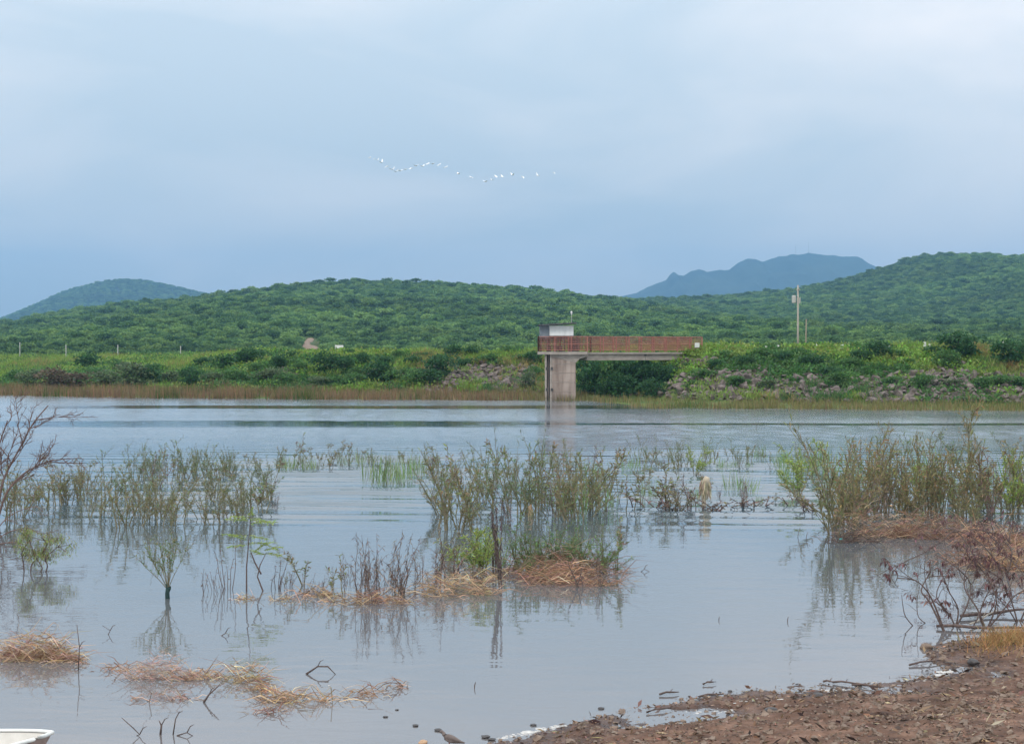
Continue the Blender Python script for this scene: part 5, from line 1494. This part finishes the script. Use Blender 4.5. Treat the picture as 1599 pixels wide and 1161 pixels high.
# loose twigs in the near water, with a bent outline
TW = [(340, 1096, [(318, 1096), (326, 1084), (344, 1068)], 'leaning dark twig below the curved straw'), (520, 1052, [(478, 1052), (496, 1040), (512, 1040), (526, 1054)], 'arched twig loop right of the curved straw'),
      (262, 1146, [(250, 1150), (252, 1132), (248, 1124)], 'dark broken stub at the lower left'), (272, 1146, [(270, 1148), (274, 1122), (280, 1110)], 'thin upright twig beside the dark broken stub'), (124, 1046, [(122, 1050), (124, 1010), (120, 975)], 'thin twig at the right end of the pink grass heap'),
      (345, 992, [(340, 996), (352, 988), (358, 990), (350, 998)], 'small triangular twig lying in open water'), (1008, 892, [(1000, 893), (1006, 888), (1014, 892)], 'small dark driftwood bit right of the straw raft'), (210, 1148, [(205, 1152), (218, 1146), (208, 1136), (190, 1120)], 'thin kinked twig left of the dark broken stub'),
      (290, 1148, [(276, 1148), (292, 1143), (304, 1150)], 'low curved twig right of the dark broken stub'), (170, 990, [(166, 996), (172, 984), (160, 976)], 'tiny bent twig above the small orange tuft')]
for i, (u, v, pts, lab) in enumerate(TW):
    x, y = gp(u, v); m = MB(); P3 = rel(u, v, pts); m.tube(P3, [.014 if i < 3 else .008] + [.010 if i < 3 else .006] * (len(P3) - 2) + [.004], 5)
    a = Vector(P3[1]); m.tube([a, a + Vector((.03, .02, .06)), a + Vector((.07, .02, .08))], [.006, .005, .002], 4)
    o = m.build('fallen_twig', M_twig, None, (x, y, 0), True); tag(o, lab, 'twig')

# ------------------------------------------------------------------ shore stones, debris, foam
ST = [(1205, 1113, 12, 'p', 'dark lump of mud beside the shore puddle'), (1382, 1094, 13, 's', 'rounded tan stone, largest on the shore'), (1398, 1090, 7, 's', 'small flat tan stone touching the largest rounded one'), (1278, 1088, 9, 'p', 'dark stone above the shore puddle'),
      (1534, 1106, 12, 's', 'broad pale stone at the right of the shore'), (1182, 1148, 7, 's', 'small reddish stone at the bottom below the puddle'), (1395, 1140, 5, 'w', 'tiny whitish stone low on the shore'), (1548, 1090, 6, 's', 'small stone above the broad pale stone'),
      (1447, 1012, 10, 's', 'tan stone at the tip of the little point'), (758, 1151, 7, 'd', 'left dark wet stone of the pair at the waterline'), (768, 1155, 6, 'd', 'right dark wet stone of the pair at the waterline'), (649, 1133, 5, 'd', 'small dark stone in the water at bottom centre'),
      (684, 1140, 6, 'd', 'flat dark stone breaking the water at bottom centre'), (602, 1119, 4, 'd', 'tiny dark stone in the water, leftmost of the bottom ones'), (661, 1160, 7, 'o', 'pale orange stone at the bottom edge of the picture'), (833, 1132, 5, 'd', 'dark pebble by the foam line'), (939, 1106, 5, 'd', 'dark pebble alone off the waterline'), (1520, 1035, 9, 'p', 'dark stone on the right point'),
      (1140, 1079, 4, 'd', 'dark pebble at the waterline above the puddle'), (620, 1108, 3, 'd', 'tiny dark floating pebble near the straw tuft')]
SM = {'p': M_darkstone, 's': M_stone, 'd': M_darkstone, 'o': M_palestone, 'w': M_foam}
for i, (u, v, hw, k, lab) in enumerate(ST):
    bm = bmesh.new(); bmesh.ops.create_icosphere(bm, subdivisions=3, radius=1)
    for vt in bm.verts:
        n = mnoise.noise(vt.co * 1.3 + Vector((i * 3.1, 0, 0))); n2 = mnoise.noise(vt.co * 3.5 + Vector((0, i, 0)))
        vt.co *= 1 + .28 * n + .08 * n2; vt.co.z *= .62
    me = bpy.data.meshes.new('stone'); bm.to_mesh(me); bm.free(); me.materials.append(SM[k]); me.polygons.foreach_set('use_smooth', [True] * len(me.polygons))
    x, y = gp(u, v); z = max(on_shore(x, y), 0.0); x, y = gp(u, v, z); s = hw / ppm(v)
    o = link('stone', me, None, None, (x, y, z + s * .25)); o.scale = (s, s, s * (.5 if k == 'd' else .9)); o.rotation_euler.z = i; tag(o, lab, 'stone')

def litter():
    rng = np.random.default_rng(91)
    n = 44000
    y = 12 + (25 - 12) * rng.random(n) ** .8; u = rng.uniform(620, 1800, n); x = (u - 799.5) / F * y
    d = shore_sd(x, y)
    dn = fbm(x * 1.6, y * 1.6 + 5, 3)
    keep = (d > -.05) & (rng.random(n) < np.clip(.25 + 1.5 * (dn - .35), .08, 1))
    x, y, d = x[keep], y[keep], d[keep]; n = len(x); z = shoreH(x, y)
    ok = z > -.015; x, y, z, d = x[ok], y[ok], z[ok], d[ok]; n = len(x)
    th = rng.uniform(0, 6.283, n); L = rng.lognormal(-3.25, .55, n)
    dirs = np.stack([np.cos(th), np.sin(th), rng.normal(.15, .35, n)], 1)
    q = leaf_quads(rng, np.stack([x, y, z + .012 + .01 * rng.random(n)], 1), dirs, L, L * rng.uniform(.08, .38, n), .05)
    pal = [(.20, .125, .085), (.13, .085, .06), (.26, .17, .115), (.08, .055, .045), (.34, .25, .175), (.055, .04, .034)]
    o = link('plant_litter', quads_mesh('plant_litter', q, jitter_cols(rng, n, pal, .3), M_dry)); tag(o, 'brown leaf and straw litter strewn over the muddy shore', 'litter', kind='stuff')
    # clods and pebbles
    bm = bmesh.new(); base = [rock_mesh(700 + i, None, 'clod', .7, 9) for i in range(5)]
    N = 5200; cnt = 0
    V = []; Fc = []
    forms = []
    for b in base:
        vv = np.array([v.co[:] for v in b.vertices]); ff = [tuple(p.vertices) for p in b.polygons]; forms.append((vv, ff)); bpy.data.meshes.remove(b)
    while cnt < N:
        yy = rng.uniform(12.5, 25); xx = (rng.uniform(640, 1750) - 799.5) / F * yy
        dd = float(shore_sd(np.array([xx]), np.array([yy]))[0])
        if dd < -.06: continue
        zz = on_shore(xx, yy); s = float(np.clip(rng.lognormal(-3.95, .6), .008, .075))
        vv, ff = forms[rng.integers(0, 5)]; a = rng.uniform(0, 6.28); ca, sa = math.cos(a), math.sin(a)
        k = len(V)
        for p in vv: V.append((xx + s * (p[0] * ca - p[1] * sa), yy + s * (p[0] * sa + p[1] * ca), max(zz, -.01) + s * (p[2] + .2)))
        Fc += [tuple(k + i for i in f) for f in ff]; cnt += 1
    bm.free()
    me = bpy.data.meshes.new('pebbles'); me.from_pydata(V, [], Fc); me.materials.append(M_stone); me.update()
    o = link('pebbles', me); tag(o, 'brown clods and pebbles scattered on the muddy shore', 'pebbles', kind='stuff')
    # dry orange grass tufts on the right of the shore
    n = 2200; u = rng.normal(1585, 34, n); v = rng.normal(1008, 10, n); yy = CH * F / (v - HY); xx = (u - 799.5) / F * yy
    dd = shore_sd(xx, yy); k = dd > -.02; xx, yy = xx[k], yy[k]; n = len(xx); zz = shoreH(xx, yy)
    q = blade_quads(rng, np.stack([xx, yy, zz], 1), rng.uniform(.05, .2, n), np.full(n, .008), rng.uniform(.2, 1.4, n))
    o = link('dry_grass', quads_mesh('dry_grass', q, jitter_cols(rng, n, [(.42, .23, .11), (.34, .20, .09), (.26, .19, .08)], .2), M_dry)); tag(o, 'short orange dry grass on the shore at the right edge', 'grass', kind='stuff')
litter()

def sticks():
    SK = [(1098, 1070, 1118, 1067, 'short dark stick at the waterline above the puddle'), (1285, 1066, 1305, 1068, 'dark stick lying at the waterline right of the short one'), (1300, 1067, 1340, 1070, 'thin straight stick along the waterline'), (1030, 1086, 1060, 1083, 'dark stick on the wet edge left of the puddle'), (1010, 1114, 1048, 1108, 'brown stick lying left of the puddle'),
          (1330, 1071, 1380, 1076, 'long thin stick near the small cove'), (1092, 1090, 1130, 1088, 'dark stick behind the puddle'), (1420, 1040, 1470, 1034, 'dark stick on the little point'), (1480, 1020, 1540, 1012, 'long dark stick on the right point')]
    for i, (a, b, c, d, lab) in enumerate(SK):
        p = Vector((*gp(a, b), 0)); q = Vector((*gp(c, d), 0))
        p.z = max(on_shore(p.x, p.y), 0) + .02; q.z = max(on_shore(q.x, q.y), 0) + .025
        m = MB(); w = (q - p); m.tube([(0, 0, 0), w * .35 + Vector((0, .02, .012)), w * .7 + Vector((0, -.01, .008)), w], [.013, .012, .010, .005], 6)
        m.tube([w * .5, w * .5 + Vector((.03, .04, .03)), w * .5 + Vector((.05, .08, .035))], [.006, .005, .002], 4)
        o = m.build('shore_stick', M_twig, None, p, True); tag(o, lab, 'stick')
sticks()

def foam(name, u0, v0, u1, v1, wpx, label, seed, big=1.0, dens=0.8):
    rng = np.random.default_rng(seed)
    n = int(max(14, math.hypot(u1 - u0, v1 - v0) * dens))
    V = []; Fc = []
    for i in range(n):
        t = rng.random(); u = u0 + (u1 - u0) * t + rng.normal(0, 2); v = v0 + (v1 - v0) * t + rng.normal(0, wpx * .5)
        x, y = gp(u, v); z = max(on_shore(x, y), 0) ; r = big * float(rng.lognormal(-4.9, .6))
        k = len(V); m = 7
        for ring, (rr, hz) in enumerate(((1.0, 0.0), (.75, .5), (.3, .75))):
            for j in range(m):
                a = 6.283 * j / m; w = 1 + .3 * math.sin(a * 2 + i)
                V.append((x + math.cos(a) * r * rr * w * 1.8, y + math.sin(a) * r * rr * 1.1, z + hz * r * .55))
        for ring in range(2):
            for j in range(m): j2 = (j + 1) % m; Fc.append((k + ring * m + j, k + ring * m + j2, k + (ring + 1) * m + j2, k + (ring + 1) * m + j))
        Fc.append(tuple(k + 2 * m + j for j in range(m)))
    me = bpy.data.meshes.new(name); me.from_pydata(V, [], Fc); me.materials.append(M_foam); me.update(); me.polygons.foreach_set('use_smooth', [True] * len(me.polygons))
    o = link(name, me); tag(o, label, 'foam', kind='stuff')
foam('foam', 772, 1154, 830, 1143, 3, 'white foam line by the pair of dark wet stones', 1)
foam('foam', 835, 1140, 882, 1132, 4, 'white foam streak at the bottom waterline', 2, 1.5, .8)
foam('foam', 1280, 1077, 1320, 1079, 2, 'thin white foam above the dark stone', 3)
foam('foam', 1460, 1056, 1484, 1047, 4, 'white foam in the small cove at right', 4, 1.4, .9)
foam('foam', 1430, 1066, 1452, 1062, 2, 'thin foam left of the small cove', 5)
foam('foam', 1150, 1102, 1230, 1100, 5, 'scattered pale scum on the shore puddle', 6, .9, .35)
foam('foam', 1070, 1112, 1150, 1108, 5, 'pale scum at the left of the shore puddle', 7, .9, .3)
def litter_bits():
    for i, (u, v, w, mt, lab) in enumerate(((420, 1113, 10, M_foam, 'small white foam bit below the curved straw'), (404, 1112, 6, M_foam, 'tiny white foam bit left of the other one'), (514, 1070, 4, M_foam, 'tiny white foam bit on the straw tail'), (405, 1092, 4, M_foam, 'tiny white foam bit at the straw bend'),
                                            (1313, 841, 5, mat_noise('turquoise_plastic', (.03, .5, .5), (.06, .62, .6), 5, .4), 'turquoise plastic scrap at the foot of the right thicket'), (1390, 790, 10, M_palestone, 'small orange scrap caught in the right thicket'))):
        x, y = gp(u, v); s = w / ppm(v) / 2
        bm = bmesh.new(); bmesh.ops.create_icosphere(bm, subdivisions=2, radius=1)
        for vt in bm.verts: vt.co *= 1 + .35 * mnoise.noise(vt.co * 1.7 + Vector((i, 0, 0))); vt.co.z *= .35; vt.co.y *= .6
        me = bpy.data.meshes.new('floating_scrap'); bm.to_mesh(me); bm.free(); me.materials.append(mt)
        o = link('floating_scrap', me, None, None, (x, y, s * .15)); o.scale = (s, s, s); tag(o, lab, 'scrap')
litter_bits()

# ------------------------------------------------------------------ dove at the bottom edge
def dove():
    P = [(-.155, 0, .052), (-.12, 0, .058), (-.085, 0, .066), (-.04, 0, .078), (0, 0, .09), (.035, 0, .104), (.055, 0, .124), (.066, 0, .142), (.078, 0, .152), (.092, 0, .150), (.102, 0, .146), (.115, 0, .141)]
    rad = [.008, .013, .024, .038, .042, .035, .022, .018, .0185, .015, .006, .002]
    m = MB(); m.tube(P, rad, 12)
    me = m.mesh('body', M_dovefeather, True)
    x, y = gp(702, 1166); z = max(on_shore(x, y), 0)
    t = empty('dove', (x, y, z), R(168)); tag(t, 'small brown grey dove standing at the waterline, bottom centre', 'bird')
    link('body', me, None, t)
    for s in (-1, 1):
        m = MB()
        pr = [(.035, s * .030, .10), (0, s * .046, .105), (-.05, s * .043, .085), (-.10, s * .028, .068), (-.14, s * .012, .056)]
        lo = [(.03, s * .036, .078), (0, s * .045, .068), (-.05, s * .038, .062), (-.10, s * .022, .056), (-.14, s * .010, .053)]
        for a in range(4): m.poly([pr[a], pr[a + 1], lo[a + 1], lo[a]]); m.poly([(p[0], p[1] - s * .008, p[2]) for p in (lo[a], lo[a + 1], pr[a + 1], pr[a])])
        m.build('wing', M_dovefeather, t)
        m = MB(); m.tube([(0, s * .014, .06), (.004, s * .014, .03), (0, s * .014, -.004)], [.006, .0035, .003], 5)
        for dx, dy in ((.022, 0), (.016, .012), (.016, -.012), (-.014, 0)): m.tube([(0, s * .014, .002), (dx, s * .014 + dy, -.001)], .0022, 4)
        m.build('leg', mat_noise('pink_leg', (.35, .16, .14), (.42, .2, .17), 9) if s < 0 else bpy.data.materials['pink_leg'], t)
        m = MB(); m.tube([(.088, s * .0145, .154), (.088, s * .018, .154)], [.004, .002], 6); m.build('eye', M_dark, t)
dove()

# ------------------------------------------------------------------ white boat at the lower left
def boat():
    tip = Vector((-4.46, 16.12, 0))
    t = empty('rowing_boat', tip, R(204)); tag(t, 'white boat with pale rim, its bow entering at the lower left corner', 'boat')
    Lh = 3.6
    st = np.linspace(0, 1, 29) ** 1.7
    half = .74 * np.sin(np.minimum((st * 1.6) ** .72, 1) * math.pi / 2)
    half[0] = .02
    sheer = .285 - .04 * np.sin(st * math.pi) ; keel = -.14 + .22 * (1 - np.minimum(st * 5, 1)) ** 2
    def hull(off, inner=False):
        V = []; Fc = []; k = 9
        for s, h, sh, ke in zip(st, half, sheer, keel):
            for j in range(k):
                a = -1 + 2 * j / (k - 1)
                yy = (h - off) * math.copysign(abs(a) ** .75, a) if abs(a) > 1e-6 else 0
                zz = ke + off + (sh - ke - off) * abs(a) ** 2.6
                V.append((s * Lh + (.0 if not inner else .03) + (sh - zz) * .55 * math.exp(-s * 7), yy, zz))
        for i in range(len(st) - 1):
            for j in range(k - 1):
                q = (i * k + j, (i + 1) * k + j, (i + 1) * k + j + 1, i * k + j + 1)
                Fc.append(q if not inner else q[::-1])
        Fc.append(tuple(range(k))); Fc.append(tuple((len(st) - 1) * k + j for j in reversed(range(k))))
        return V, Fc
    V, Fc = hull(0); me = bpy.data.meshes.new('hull'); me.from_pydata(V, [], Fc); me.materials.append(mat_noise('brown_stained_hull', (.20, .12, .10), (.42, .33, .29), 3, .6)); me.update(); link('hull', me, None, t)
    V, Fc = hull(.035, True); me = bpy.data.meshes.new('inner_hull'); me.from_pydata(V, [], Fc[:-2]); me.materials.append(mat_noise('weathered_white_inside', (.48, .45, .41), (.66, .63, .58), 3, .6)); me.update(); link('inner_hull', me, None, t)
    m = MB()
    rim = [(s * Lh, -h, sh + .008) for s, h, sh in zip(st, half, sheer)][::-1] + [(-.012, 0, sheer[0] + .008)] + [(s * Lh, h, sh + .008) for s, h, sh in zip(st, half, sheer)]
    m.tube(rim, .02, 8); m.build('rim', M_whitep, t, smooth=True)
    for s in (.42, .72):
        i = int(np.argmin(np.abs(st - s))); m = MB(); m.box((s * Lh, 0, .18), (.22, half[i] * 2 - .16, .03)); m.build('thwart', M_pole, t)
boat()

# ------------------------------------------------------------------ haze
def haze():
    x0, x1, y0, y1, z0, z1 = -2700, 2700, -70, 5950, -6.5, 345
    m = MB(); m.box(((x0 + x1) / 2, (y0 + y1) / 2, (z0 + z1) / 2), (x1 - x0, y1 - y0, z1 - z0))
    mt, t, L = nmat('haze_air')
    out = node(t, 'ShaderNodeOutputMaterial'); v = node(t, 'ShaderNodeVolumePrincipled')
    v.inputs['Color'].default_value = (0.30, 0.62, 1.0, 1); v.inputs['Density'].default_value = 0.00021; v.inputs['Anisotropy'].default_value = 0.2
    L(v.outputs[0], out.inputs['Volume'])
    o = m.build('haze', mt); tag(o, 'thin blue haze in the air', 'haze', kind='stuff')
haze()
